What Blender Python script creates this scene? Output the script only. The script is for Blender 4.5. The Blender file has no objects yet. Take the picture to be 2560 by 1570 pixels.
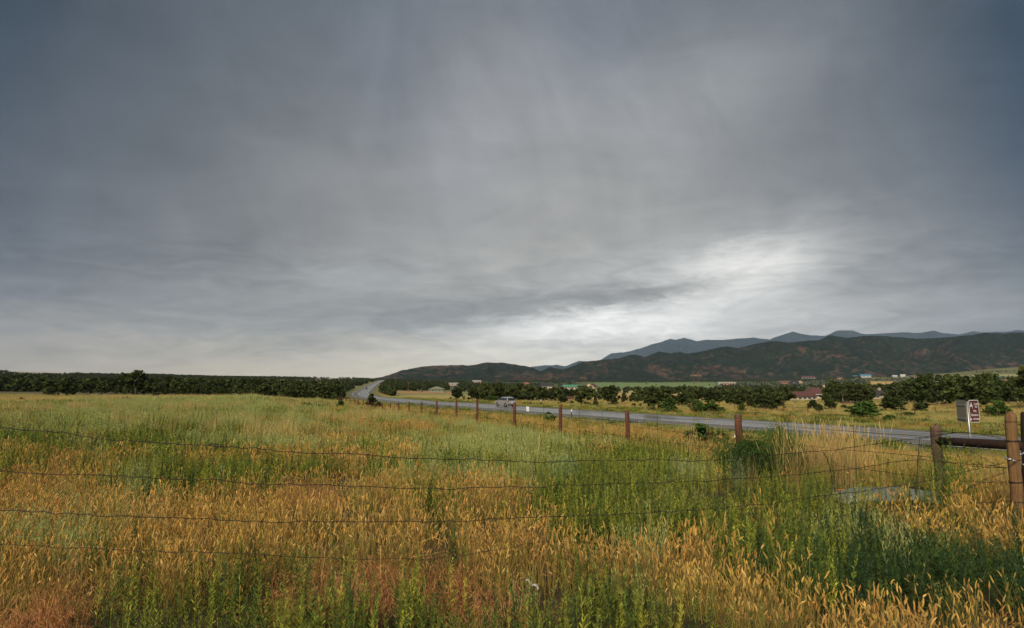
import bpy, math, random
import numpy as np
from mathutils import Vector, Matrix

# ------------------------------------------------------------------ camera, world, sun, exposure
F_PX = 1421.0; CX = 1280.0; CY = 785.0; PITCH = math.radians(6.42); EYE = 1.7
sc = bpy.context.scene
C = sc.collection
cam_d = bpy.data.cameras.new('camera'); cam = bpy.data.objects.new('camera', cam_d); C.objects.link(cam)
cam_d.sensor_width = 36.0; cam_d.lens = 36.0 * F_PX / 2560.0
cam_d.clip_start = 0.05; cam_d.clip_end = 80000.0
cam.location = (0, 0, EYE); cam.rotation_euler = (math.radians(90) + PITCH, 0, 0)
sc.camera = cam
sc.view_settings.view_transform = 'Standard'; sc.view_settings.look = 'None'
sc.view_settings.exposure = 1.4; sc.view_settings.gamma = 1.0
try: sc.view_settings.use_curve_mapping = False
except Exception: pass
sc.cycles.max_bounces = 6; sc.cycles.diffuse_bounces = 3; sc.cycles.transmission_bounces = 3
sc.cycles.volume_bounces = 0; sc.cycles.transparent_max_bounces = 6
SUN_AZ = math.radians(205)      # compass-like angle from +Y towards +X : behind the camera, to the left
SUN_EL = math.radians(38)

def srgb(r, g, b):
    def f(c):
        c /= 255.0
        return c / 12.92 if c <= 0.04045 else ((c + 0.055) / 1.055) ** 2.4
    return (f(r), f(g), f(b), 1.0)

sun_d = bpy.data.lights.new('sun', 'SUN'); sun = bpy.data.objects.new('sun', sun_d); C.objects.link(sun)
sun_d.energy = 1.5; sun_d.angle = math.radians(14); sun_d.color = (1.0, 0.86, 0.66)
sdir = Vector((math.sin(SUN_AZ) * math.cos(SUN_EL), math.cos(SUN_AZ) * math.cos(SUN_EL), math.sin(SUN_EL)))
sun.rotation_euler = sdir.to_track_quat('Z', 'Y').to_euler()

# ---- world: storm cloud deck by direction, over a Nishita sky
W = bpy.data.worlds.new('World'); sc.world = W; W.use_nodes = True
nt = W.node_tree; nt.nodes.clear()
class NX:
    """tiny expression helper for node trees"""
    def __init__(s, t): s.t = t
    def n(s, ty, **kw):
        x = s.t.nodes.new(ty)
        for k, v in kw.items(): setattr(x, k, v)
        return x
    def put(s, sock, v):
        if hasattr(v, 'is_output'): s.t.links.new(v, sock)
        elif v is not None: sock.default_value = v
    def m(s, op, a, b=None, c=None, clamp=False):
        x = s.n('ShaderNodeMath', operation=op, use_clamp=clamp)
        s.put(x.inputs[0], a)
        if b is not None: s.put(x.inputs[1], b)
        if c is not None: s.put(x.inputs[2], c)
        return x.outputs[0]
    def ramp(s, fac, stops, interp='LINEAR'):
        x = s.n('ShaderNodeValToRGB'); r = x.color_ramp; r.interpolation = interp
        while len(r.elements) < len(stops): r.elements.new(0.5)
        for e, (p, c) in zip(r.elements, stops):
            e.position = p; e.color = c if len(c) == 4 else (*c, 1)
        s.put(x.inputs[0], fac); return x.outputs[0]
    def mix(s, f, a, b, mode='MIX', clamp=False):
        x = s.n('ShaderNodeMix', data_type='RGBA', blend_type=mode); x.clamp_result = clamp
        s.put(x.inputs[0], f); s.put(x.inputs[6], a); s.put(x.inputs[7], b); return x.outputs[2]
    def noise(s, vec, scale, detail=4, rough=0.5, dist=0.0, color=False):
        x = s.n('ShaderNodeTexNoise'); s.put(x.inputs['Vector'], vec)
        x.inputs['Scale'].default_value = scale; x.inputs['Detail'].default_value = detail
        x.inputs['Roughness'].default_value = rough; x.inputs['Distortion'].default_value = dist
        return x.outputs[1 if color else 0]
    def xyz(s, a, b, c):
        x = s.n('ShaderNodeCombineXYZ'); s.put(x.inputs[0], a); s.put(x.inputs[1], b); s.put(x.inputs[2], c); return x.outputs[0]
    def ss(s, x, lo, hi):
        y = s.n('ShaderNodeMapRange', interpolation_type='SMOOTHSTEP')
        s.put(y.inputs[0], x); y.inputs[1].default_value = lo; y.inputs[2].default_value = hi
        y.inputs[3].default_value = 0; y.inputs[4].default_value = 1; return y.outputs[0]
w = NX(nt)
tc = w.n('ShaderNodeTexCoord'); sep = w.n('ShaderNodeSeparateXYZ'); nt.links.new(tc.outputs['Generated'], sep.inputs[0])
dx, dy, dz = sep.outputs
DEG = 180 / math.pi
az0 = w.m('MULTIPLY', w.m('ARCTAN2', dx, dy), DEG)
el0 = w.m('MULTIPLY', w.m('ARCSINE', dz), DEG)
# cloud-plane coordinates (clouds shrink towards the horizon)
zz = w.m('ADD', w.m('MAXIMUM', dz, 0.0), 0.2)
P = w.xyz(w.m('DIVIDE', dx, zz), w.m('DIVIDE', dy, zz), 0.0)
ncol = w.noise(P, 0.55, 5, 0.55, 0.4, color=True)
nsep = w.n('ShaderNodeSeparateColor'); nt.links.new(ncol, nsep.inputs[0])
wa = w.m('SUBTRACT', nsep.outputs[0], 0.5); we = w.m('SUBTRACT', nsep.outputs[1], 0.5)
hfb = w.noise(w.xyz(w.m('MULTIPLY', az0, 0.16), w.m('MULTIPLY', el0, 0.5), 3.0), 5.0, 8, 0.65, 0.6)
hf = w.noise(w.xyz(w.m('MULTIPLY', az0, 0.16), w.m('MULTIPLY', el0, 0.55), 7.0), 1.5, 8, 0.62, 0.8)
az = w.m('ADD', az0, w.m('MULTIPLY', wa, 9.0))
elw = w.m('MULTIPLY', w.ss(el0, 8.0, 25.0), 9.0)
el = w.m('ADD', w.m('ADD', el0, w.m('MULTIPLY', w.m('ADD', w.m('SUBTRACT', hf, 0.5), w.m('MULTIPLY', w.m('SUBTRACT', hfb, 0.5), 0.45)), 2.6)), w.m('MULTIPLY', we, w.m('ADD', elw, 2.0)))
ef = w.m('DIVIDE', w.m('MAXIMUM', el, 0.0), 45.0, clamp=True)
def E(x): return x / 45.0
left = w.ramp(ef, [(E(0), srgb(190, 174, 150)), (E(2.5), srgb(158, 147, 133)), (E(6), srgb(108, 108, 111)), (E(10.5), srgb(80, 85, 94)), (E(19), srgb(64, 73, 84)), (E(28), srgb(46, 59, 72)), (E(40), srgb(80, 90, 100))])
mid = w.ramp(ef, [(E(0), srgb(226, 214, 188)), (E(2), srgb(216, 206, 184)), (E(5), srgb(174, 170, 160)), (E(10), srgb(156, 154, 148)), (E(15), srgb(152, 151, 147)), (E(25), srgb(136, 137, 138)), (E(35), srgb(108, 113, 120)), (E(45), srgb(120, 125, 135))])
right = w.ramp(ef, [(E(0), srgb(114, 115, 114)), (E(4), srgb(98, 101, 105)), (E(7), srgb(76, 83, 93)), (E(10), srgb(66, 75, 87)), (E(19), srgb(56, 69, 83)), (E(28), srgb(47, 62, 77)), (E(40), srgb(80, 90, 100))])
tl = w.m('POWER', w.m('DIVIDE', w.m('MAXIMUM', w.m('MULTIPLY', az, -1.0), 0.0), 44.0, clamp=True), 1.15)
tr = w.m('POWER', w.m('DIVIDE', w.m('MAXIMUM', az, 0.0), 43.0, clamp=True), 1.9)
col = w.mix(tl, mid, left); col = w.mix(tr, col, right)
def blob(a0, e0, sa, se, rot=0.0, sharp=1.0):
    da = w.m('SUBTRACT', az, a0); de = w.m('SUBTRACT', w.m('ADD', el, 0.9), e0)
    c, s_ = math.cos(math.radians(rot)), math.sin(math.radians(rot))
    p = w.m('DIVIDE', w.m('ADD', w.m('MULTIPLY', da, c), w.m('MULTIPLY', de, s_)), sa)
    q = w.m('DIVIDE', w.m('SUBTRACT', w.m('MULTIPLY', de, c), w.m('MULTIPLY', da, s_)), se)
    r2 = w.m('ADD', w.m('MULTIPLY', p, p), w.m('MULTIPLY', q, q))
    return w.m('EXPONENT', w.m('MULTIPLY', r2, -1.0))
def addb(col, f, rgb, amt):
    return w.mix(w.m('MULTIPLY', f, amt, clamp=True), col, rgb)
col = addb(col, blob(27, 5, 14, 4.5, 0), srgb(182, 179, 175), 0.75)
col = addb(col, blob(15, 9.0, 17, 4.2, 8), srgb(190, 190, 188), 0.7)
col = addb(col, blob(21, 10.3, 7.5, 2.2, 14), srgb(240, 238, 232), 0.95)
col = addb(col, blob(9.5, 5.6, 11.5, 2.2, 0), srgb(250, 249, 244), 1.0)
col = addb(col, blob(19, 27.5, 12, 4.5, 10), srgb(150, 152, 153), 0.55)
col = addb(col, blob(-3, 27, 7, 9, 0), srgb(150, 152, 155), 0.35)
col = addb(col, blob(-13, 30, 5, 8, 20), srgb(112, 119, 130), 0.4)
col = addb(col, blob(9, 33, 6, 5, 0), srgb(108, 115, 125), 0.4)
col = addb(col, blob(-6, 21, 6, 5, 30), srgb(152, 154, 157), 0.4)
col = addb(col, blob(8, 3.2, 18, 2.2, 0), srgb(220, 215, 204), 0.75)
col = addb(col, blob(-14, 10.5, 9, 2.0, 6), srgb(174, 176, 174), 0.5)
# dark cloud streaks
col = addb(col, blob(-6, 7.6, 17, 1.9, 4), srgb(134, 134, 131), 0.85)
col = addb(col, blob(11, 9.1, 10, 0.85, 6), srgb(140, 139, 134), 1.0)
col = addb(col, blob(2, 8.4, 10, 1.1, 4), srgb(136, 136, 132), 0.85)
col = addb(col, blob(6, 4.4, 7, 0.6, 0), srgb(176, 174, 168), 0.6)
col = addb(col, blob(9, 6.2, 8.5, 1.5, 2), srgb(248, 246, 240), 0.85)
# soft cloud mottling
P2 = w.xyz(w.m('DIVIDE', dx, zz), w.m('MULTIPLY', w.m('DIVIDE', dy, zz), 1.6), 3.0)
n2 = w.noise(P2, 2.2, 7, 0.6, 0.8)
n3 = w.noise(P, 0.35, 3, 0.5, 0.3)
PZ = w.xyz(w.m('MULTIPLY', az0, 0.11), w.m('MULTIPLY', el0, 0.42), 1.0)
n4 = w.noise(PZ, 1.6, 9, 0.62, 1.2)
low = w.m('MULTIPLY', w.ss(el0, 0.5, 3.0), w.m('SUBTRACT', 1.0, w.ss(el0, 9.0, 16.0)))
hf2 = None
veil = w.noise(w.xyz(w.m('ADD', w.m('MULTIPLY', az0, 0.10), w.m('MULTIPLY', el0, 0.02)), w.m('MULTIPLY', el0, 0.055), 5.0), 1.3, 8, 0.6, 1.0)
n5 = w.m('ADD', w.m('MULTIPLY', w.m('SUBTRACT', n4, 0.5), w.m('MULTIPLY', low, 0.95)), w.m('MULTIPLY', w.m('SUBTRACT', veil, 0.5), w.m('MULTIPLY', w.ss(el0, 4.0, 14.0), 0.5)))
gain = w.m('ADD', w.m('ADD', 1.0, n5), w.m('ADD', w.m('MULTIPLY', w.m('SUBTRACT', n2, 0.5), 0.5), w.m('MULTIPLY', w.m('SUBTRACT', n3, 0.5), 0.6)))
# unseen sky behind the camera, brightened and warmed to light the field
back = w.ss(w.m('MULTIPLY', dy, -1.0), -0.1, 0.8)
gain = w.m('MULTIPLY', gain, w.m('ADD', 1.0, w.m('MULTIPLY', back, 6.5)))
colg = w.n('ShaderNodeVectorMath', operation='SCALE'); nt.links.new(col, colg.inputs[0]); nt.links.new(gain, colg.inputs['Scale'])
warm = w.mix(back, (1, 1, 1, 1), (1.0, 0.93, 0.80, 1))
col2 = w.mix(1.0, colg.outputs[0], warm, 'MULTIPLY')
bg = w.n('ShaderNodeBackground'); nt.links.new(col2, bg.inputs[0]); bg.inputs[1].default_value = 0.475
sky = w.n('ShaderNodeTexSky', sky_type='NISHITA'); sky.sun_disc = False
sky.sun_elevation = SUN_EL; sky.sun_rotation = SUN_AZ; sky.altitude = 2200
bg2 = w.n('ShaderNodeBackground'); nt.links.new(sky.outputs[0], bg2.inputs[0]); bg2.inputs[1].default_value = 0.05
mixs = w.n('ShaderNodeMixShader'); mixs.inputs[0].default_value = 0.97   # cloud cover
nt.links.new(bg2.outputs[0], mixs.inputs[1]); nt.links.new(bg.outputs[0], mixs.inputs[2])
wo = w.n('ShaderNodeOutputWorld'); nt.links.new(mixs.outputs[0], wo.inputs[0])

# ------------------------------------------------------------------ helpers
def tan_down(v): return math.tan(math.atan((v - CY) / F_PX) - PITCH)
def ray(u, v):
    X = (u - CX) / F_PX; Y = -(v - CY) / F_PX
    cp, sp = math.cos(PITCH), math.sin(PITCH)
    return np.array([X, cp - Y * sp, sp + Y * cp])
def at_depth(u, v, d):
    r = ray(u, v); t = d / r[1]
    return Vector((r[0] * t, d, EYE + r[2] * t))
def proj(x, y, z):
    cp, sp = math.cos(PITCH), math.sin(PITCH)
    zz = z - EYE; f = y * cp + zz * sp; up = -y * sp + zz * cp
    f = np.maximum(f, 1e-3)
    return CX + F_PX * x / f, CY - F_PX * up / f

def _hash(ix, iy, seed):
    h = (ix * 374761393 + iy * 668265263 + seed * 1442695041) & 0xffffffff
    h = ((h ^ (h >> 13)) * 1274126177) & 0xffffffff
    return ((h ^ (h >> 16)) & 0xffff) / 65535.0
def vnoise(x, y, seed=0, octaves=1):
    x = np.asarray(x, float); y = np.asarray(y, float); out = 0; amp = 1; tot = 0
    for o in range(octaves):
        fx = x * 2 ** o + 17.3 * o; fy = y * 2 ** o + 9.1 * o
        ix = np.floor(fx).astype(np.int64); iy = np.floor(fy).astype(np.int64)
        tx = fx - ix; ty = fy - iy; tx = tx * tx * (3 - 2 * tx); ty = ty * ty * (3 - 2 * ty)
        s = seed + o * 7
        a = _hash(ix, iy, s); b = _hash(ix + 1, iy, s); c = _hash(ix, iy + 1, s); d = _hash(ix + 1, iy + 1, s)
        out = out + amp * ((a * (1 - tx) + b * tx) * (1 - ty) + (c * (1 - tx) + d * tx) * ty); tot += amp; amp *= 0.5
    return out / tot
def sstep(x, a, b):
    t = np.clip((x - a) / (b - a), 0, 1); return t * t * (3 - 2 * t)

# ---- road geometry : far (inner) edge of the paving
RE = [(112, -12, 5.4), (86, 14, 5.5), (50.8, 52.3, 5.6), (40.8, 66.5, 5.6), (26, 84.6, 5.6), (10.9, 104.7, 5.65), (-1.8, 124, 5.75), (-11.5, 141, 6.0), (-20, 160, 6.5), (-28.6, 185, 7.1), (-43, 230, 8.25), (-62, 290, 9.9), (-79.5, 345, 11.1),
      (-96.5, 400, 11.8), (-116, 470, 12.25), (-130, 530, 12.6), (-148, 610, 12.5), (-190, 800, 11.8), (-233, 1000, 11.1), (-276, 1200, 10.6), (-426, 1900, 9.4), (-520, 2350, 8.2)]
def catmull(pts, n):
    pts = [np.array(p, float) for p in pts]; out = []
    for i in range(len(pts) - 1):
        p0 = pts[max(i - 1, 0)]; p1 = pts[i]; p2 = pts[i + 1]; p3 = pts[min(i + 2, len(pts) - 1)]
        for k in range(n):
            t = k / n
            out.append(0.5 * ((2 * p1) + (-p0 + p2) * t + (2 * p0 - 5 * p1 + 4 * p2 - p3) * t * t + (-p0 + 3 * p1 - 3 * p2 + p3) * t ** 3))
    out.append(pts[-1]); return np.array(out)
RIN = catmull(RE, 10)
tan_ = np.gradient(RIN[:, :2], axis=0); tan_ /= np.linalg.norm(tan_, axis=1)[:, None]
RN = np.stack([tan_[:, 1], -tan_[:, 0]], 1)        # points away from the camera side (to the right of travel)
ROADW = 14.6
def road_pt(i, off):      # off measured from the near edge (0) to the far edge (14.6)
    return RIN[i, 0] - RN[i, 0] * (ROADW - off), RIN[i, 1] - RN[i, 1] * (ROADW - off), EYE - RIN[i, 2]
RCX = RIN[:, 0] - RN[:, 0] * ROADW / 2; RCY = RIN[:, 1] - RN[:, 1] * ROADW / 2; RCH = RIN[:, 2]
def road_field(x, y):
    """distance to road centre line (signed, + = beyond the road) and road H"""
    x = np.atleast_1d(x).astype(float); y = np.atleast_1d(y).astype(float)
    best = np.full(x.shape, 1e9); sg = np.zeros(x.shape); hh = np.zeros(x.shape)
    for i in range(len(RCX) - 1):
        ax, ay, bx, by = RCX[i], RCY[i], RCX[i + 1], RCY[i + 1]
        ex, ey = bx - ax, by - ay; L = ex * ex + ey * ey + 1e-9
        t = np.clip(((x - ax) * ex + (y - ay) * ey) / L, 0, 1)
        qx = ax + t * ex; qy = ay + t * ey; d = np.hypot(x - qx, y - qy)
        m = d < best
        best = np.where(m, d, best); sg = np.where(m, np.sign((x - qx) * ey - (y - qy) * ex), sg)
        hh = np.where(m, RCH[i] + t * (RCH[i + 1] - RCH[i]), hh)
    return best * sg, hh

TU = [-400, 0, 320, 640, 780, 870, 960, 1060, 1280, 1600, 1920, 2240, 2560, 3100]
TD = [0.01, 4, 8, 12, 16, 20, 25, 30, 40, 60, 80, 100, 130, 160, 200, 300, 400, 600, 1000, 1500, 2200, 3000, 4000, 8000, 30000]
TH = [
 [1.7, 1.7, 1.72, 1.76, 1.8, 1.85, 1.92, 1.95, 2.06, 2.9, 3.5, 3.9, 4.4, 4.8, 5.3, 6.5, 7.5, 7, 2, -17, 0, 40, 60, 120, 400],
 [1.7, 1.7, 1.72, 1.76, 1.8, 1.85, 1.92, 1.96, 2.08, 2.9, 3.5, 3.9, 4.4, 4.8, 5.3, 6.5, 7.5, 7, 2, -17, 0, 40, 60, 120, 400],
 [1.7, 1.7, 1.72, 1.76, 1.8, 1.85, 1.92, 1.98, 2.1, 2.45, 3.3, 3.8, 4.4, 4.8, 5.3, 6.5, 7.5, 8, 6, -8, 0, 40, 60, 120, 400],
 [1.7, 1.7, 1.72, 1.78, 1.85, 1.9, 1.98, 2.02, 2.08, 2.2, 3.0, 3.8, 4.6, 5.2, 5.8, 7.0, 8.2, 9.5, 9, 2, -2.5, 30, 60, 120, 400],
 [1.7, 1.7, 1.72, 1.8, 1.9, 2.0, 2.1, 2.25, 2.5, 3.0, 3.5, 4.1, 4.8, 5.5, 6.2, 8.0, 9.2, 10.5, 10, 6, -0.5, 30, 60, 120, 400],
 [1.7, 1.7, 1.73, 1.82, 1.92, 2.02, 2.15, 2.3, 2.6, 3.3, 3.8, 4.3, 5.0, 5.8, 7.2, 9.6, 10.8, 11.9, 10.9, 7.5, 1.5, 20, 40, 120, 400],
 [1.7, 1.7, 1.74, 1.84, 1.96, 2.08, 2.25, 2.4, 2.75, 3.5, 4.1, 4.8, 5.6, 6.4, 7.8, 10.4, 11.6, 12.3, 10.9, 9, 7.5, 15, 30, 60, 400],
 [1.7, 1.7, 1.74, 1.85, 2.0, 2.12, 2.28, 2.45, 2.85, 3.8, 4.6, 5.3, 6.2, 7.2, 8.3, 11, 12.6, 14, 15.5, 14, 12, 14, 12, 20, 400],
 [1.7, 1.7, 1.75, 1.88, 2.06, 2.2, 2.4, 2.6, 3.1, 4.3, 5.1, 5.7, 6.3, 7.0, 8, 10.8, 13, 17, 21, 23, 24, 22, 18, 20, 400],
 [1.7, 1.7, 1.76, 1.95, 2.15, 2.4, 2.75, 3.1, 3.9, 5.2, 5.6, 5.8, 6.4, 7.2, 8.4, 11.4, 13.5, 17.5, 22, 25, 26, 24, 20, 20, 400],
 [1.7, 1.7, 1.78, 2.05, 2.35, 2.7, 3.2, 3.7, 4.6, 5.5, 5.7, 6.0, 6.6, 7.5, 8.8, 12, 14, 18, 22.5, 25, 25, 20, 5, 20, 400],
 [1.7, 1.7, 1.78, 2.15, 2.6, 3.1, 3.8, 4.3, 5.2, 5.6, 5.8, 6.1, 6.7, 7.6, 9, 12, 14, 17.5, 20, 20, 15, 2, -20, 20, 400],
 [1.7, 1.7, 1.76, 2.1, 2.7, 3.3, 4.0, 4.7, 5.4, 5.6, 5.9, 6.2, 6.8, 7.8, 9, 12, 14, 16.5, 18, 18, 8, -40, -85, 20, 400],
 [1.7, 1.7, 1.76, 2.1, 2.7, 3.3, 4.0, 4.7, 5.4, 5.6, 5.9, 6.2, 6.8, 7.8, 9, 12, 14, 16.5, 18, 18, 8, -55, -110, 20, 400]]
TH = np.array(TH); TTH = np.arctan((np.array(TU) - CX) / F_PX); TLD = np.log(np.array(TD))
def smooth_interp(xq, xs):
    i = np.clip(np.searchsorted(xs, xq) - 1, 0, len(xs) - 2)
    t = np.clip((xq - xs[i]) / (xs[i + 1] - xs[i]), 0, 1)
    return i, t
def tableH(x, y):
    th = np.arctan2(x, y); r = np.hypot(x, y)
    d = r * np.maximum(np.cos(th), 0.45)
    i, t = smooth_interp(th, TTH); t = t * t * (3 - 2 * t) * 0.5 + t * 0.5
    j, s = smooth_interp(np.log(np.maximum(d, 0.02)), TLD)
    return (TH[i, j] * (1 - t) + TH[i + 1, j] * t) * (1 - s) + (TH[i, j + 1] * (1 - t) + TH[i + 1, j + 1] * t) * s
def ground_z(x, y):
    x = np.atleast_1d(x).astype(float); y = np.atleast_1d(y).astype(float)
    H = tableH(x, y); r = np.hypot(x, y)
    H = H + (vnoise(x * 0.9, y * 0.9, 3, 2) - 0.5) * 0.07 * sstep(r, 1, 4) + (vnoise(x * 0.05, y * 0.05, 5, 2) - 0.5) * np.clip(r * 0.004, 0, 1.2)
    m = (r < 2600)
    if m.any():
        sd, rh = road_field(x[m], y[m]); a = np.abs(sd)
        k = 1 - sstep(a, 9.5, 9.5 + 14 + np.clip(r[m] * 0.02, 0, 12))
        ditch = 0.35 * np.exp(-((a - 13) / 2.2) ** 2)
        H[m] = H[m] * (1 - k) + (rh + 0.06 + ditch) * k
    return EYE - H
def gz(x, y): return float(ground_z(x, y)[0])
def hit(u, v, dmax=6000):
    """first point of the terrain seen at a photo position"""
    r = ray(u, v); ds = np.exp(np.linspace(math.log(2.0), math.log(dmax), 1400))
    xs = r[0] / r[1] * ds; z = EYE + r[2] / r[1] * ds; g = ground_z(xs, ds)
    k = np.argmax(z < g)
    if not (z < g).any(): k = len(ds) - 1
    if k > 0:
        a = (z[k - 1] - g[k - 1]); b = (g[k] - z[k]); t = a / (a + b + 1e-9) if b > 0 else 0
        d = ds[k - 1] + t * (ds[k] - ds[k - 1])
    else: d = ds[0]
    x = r[0] / r[1] * d
    return Vector((x, d, gz(x, d)))

def tag(o, label=None, cat=None, group=None, kind=None):
    if label: o['label'] = label
    if cat: o['category'] = cat
    if group: o['group'] = group
    if kind: o['kind'] = kind
    return o
def empty(name, loc, rz=0, label=None, cat=None, group=None):
    o = bpy.data.objects.new(name, None); C.objects.link(o); o.location = loc; o.rotation_euler = (0, 0, rz)
    o.empty_display_size = 0.3
    return tag(o, label, cat, group)
def mesh(name, V, Fc, mat=None, parent=None, col=None, smooth=False, link=True, mats=None, midx=None):
    me = bpy.data.meshes.new(name); me.from_pydata([tuple(v) for v in V] if not isinstance(V, np.ndarray) else V.tolist(), [], Fc if not isinstance(Fc, np.ndarray) else Fc.tolist())
    if mats:
        for m in mats: me.materials.append(m)
    elif mat: me.materials.append(mat)
    if midx is not None: me.polygons.foreach_set('material_index', np.array(midx, dtype=np.int32))
    if col is not None:
        a = me.color_attributes.new('Col', 'FLOAT_COLOR', 'POINT')
        c = np.ones((len(me.vertices), 4), dtype=np.float32); c[:, :3] = np.array(col)[:, :3]; a.data.foreach_set('color', c.ravel())
    if smooth: me.polygons.foreach_set('use_smooth', np.ones(len(me.polygons), dtype=bool))
    me.update()
    o = bpy.data.objects.new(name, me)
    if link: C.objects.link(o)
    if parent is not None: o.parent = parent
    return o
class MB:
    def __init__(s): s.v = []; s.f = []
    def add(s, V, Fs):
        b = len(s.v); s.v += [tuple(x) for x in V]; s.f += [tuple(i + b for i in f) for f in Fs]; return s
    def box(s, x0, x1, y0, y1, z0, z1, M=None, taper=0.0):
        t = taper
        V = [(x0, y0, z0), (x1, y0, z0), (x1, y1, z0), (x0, y1, z0), (x0 + t, y0 + t, z1), (x1 - t, y0 + t, z1), (x1 - t, y1 - t, z1), (x0 + t, y1 - t, z1)]
        if M is not None: V = [M @ Vector(p) for p in V]
        return s.add(V, [(3, 2, 1, 0), (4, 5, 6, 7), (0, 1, 5, 4), (1, 2, 6, 5), (2, 3, 7, 6), (3, 0, 4, 7)])
    def tube(s, pts, rad, n=8, cap=True):
        pts = [Vector(p) for p in pts]; N = len(pts)
        rad = rad if hasattr(rad, '__len__') else [rad] * N
        b = len(s.v); up = None
        for i, p in enumerate(pts):
            t = (pts[min(i + 1, N - 1)] - pts[max(i - 1, 0)])
            if t.length < 1e-9: t = Vector((0, 0, 1))
            t.normalize()
            if up is None:
                up = t.orthogonal().normalized()
            else:
                up = (up - t * up.dot(t));
                if up.length < 1e-6: up = t.orthogonal()
                up.normalize()
            sd = t.cross(up)
            for k in range(n):
                a = 2 * math.pi * k / n
                s.v.append(tuple(p + (up * math.cos(a) + sd * math.sin(a)) * rad[i]))
        for i in range(N - 1):
            for k in range(n):
                k2 = (k + 1) % n
                s.f.append((b + i * n + k, b + i * n + k2, b + (i + 1) * n + k2, b + (i + 1) * n + k))
        if cap:
            s.f.append(tuple(b + k for k in range(n))[::-1]); s.f.append(tuple(b + (N - 1) * n + k for k in range(n)))
        return s
    def ext(s, poly, z0, z1, M=None):
        """polygon in xy extruded z0..z1"""
        n = len(poly); V = [(p[0], p[1], z0) for p in poly] + [(p[0], p[1], z1) for p in poly]
        if M is not None: V = [M @ Vector(p) for p in V]
        return s.add(V, [tuple(range(n))[::-1], tuple(range(n, 2 * n))] + [(i, (i + 1) % n, n + (i + 1) % n, n + i) for i in range(n)])
    def build(s, name, mat, parent=None, smooth=False, link=True, bevel=0):
        o = mesh(name, s.v, s.f, mat, parent, smooth=smooth, link=link)
        if bevel:
            m = o.modifiers.new('bevel', 'BEVEL'); m.width = bevel; m.segments = 2; m.limit_method = 'ANGLE'
        return o

# ------------------------------------------------------------------ materials
MATS = {}
def mat_new(name):
    m = bpy.data.materials.new(name); m.use_nodes = True; m.node_tree.nodes.clear(); return m, NX(m.node_tree)
def simple(name, rgb, rough=0.7, metal=0.0, var=0.15, scale=8.0, bump=0.0, spec=0.4, stretch=(1, 1, 1), coat=0.0):
    if name in MATS: return MATS[name]
    m, n = mat_new(name)
    tcx = n.n('ShaderNodeTexCoord'); mp = n.n('ShaderNodeMapping'); mp.inputs['Scale'].default_value = stretch
    n.t.links.new(tcx.outputs['Object'], mp.inputs[0])
    nz = n.noise(mp.outputs[0], scale, 5, 0.6)
    lo = tuple(c * (1 - var) for c in rgb); hi = tuple(min(1, c * (1 + var)) for c in rgb)
    c = n.ramp(nz, [(0.3, lo), (0.7, hi)])
    b = n.n('ShaderNodeBsdfPrincipled'); n.t.links.new(c, b.inputs['Base Color'])
    b.inputs['Roughness'].default_value = rough; b.inputs['Metallic'].default_value = metal
    b.inputs['Specular IOR Level'].default_value = spec; b.inputs['Coat Weight'].default_value = coat
    if bump:
        bp = n.n('ShaderNodeBump'); bp.inputs['Strength'].default_value = bump; bp.inputs['Distance'].default_value = 0.01
        n.t.links.new(nz, bp.inputs['Height']); n.t.links.new(bp.outputs[0], b.inputs['Normal'])
    o = n.n('ShaderNodeOutputMaterial'); n.t.links.new(b.outputs[0], o.inputs[0]); MATS[name] = m; return m
def foliage_mat(name, hue=0.5, var=0.35, transl=0.25):
    m, n = mat_new(name)
    at = n.n('ShaderNodeAttribute'); at.attribute_name = 'Col'
    oi = n.n('ShaderNodeObjectInfo')
    g = n.m('ADD', 1.0 - var, n.m('MULTIPLY', oi.outputs['Random'], 2 * var))
    sc_ = n.n('ShaderNodeVectorMath', operation='SCALE'); n.t.links.new(at.outputs['Color'], sc_.inputs[0]); n.t.links.new(g, sc_.inputs['Scale'])
    hs = n.n('ShaderNodeHueSaturation'); n.t.links.new(sc_.outputs[0], hs.inputs['Color'])
    r2 = n.m('FRACT', n.m('MULTIPLY', oi.outputs['Random'], 17.31))
    n.t.links.new(n.m('ADD', 0.485, n.m('MULTIPLY', r2, 0.03)), hs.inputs['Hue'])
    d = n.n('ShaderNodeBsdfDiffuse'); t = n.n('ShaderNodeBsdfTranslucent')
    n.t.links.new(hs.outputs[0], d.inputs[0]); n.t.links.new(hs.outputs[0], t.inputs[0])
    mx = n.n('ShaderNodeMixShader'); mx.inputs[0].default_value = transl
    n.t.links.new(d.outputs[0], mx.inputs[1]); n.t.links.new(t.outputs[0], mx.inputs[2])
    o = n.n('ShaderNodeOutputMaterial'); n.t.links.new(mx.outputs[0], o.inputs[0]); return m
M_GRASS = foliage_mat('grass_blades', var=0.22, transl=0.3)
M_LEAF = foliage_mat('tree_leaves', var=0.25, transl=0.12)
M_BARK = simple('bark', (0.13, 0.10, 0.075), 0.9, var=0.4, scale=3, bump=0.4)
M_PALEBARK = simple('pale_bark', (0.30, 0.27, 0.22), 0.9, var=0.3, scale=3)

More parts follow.
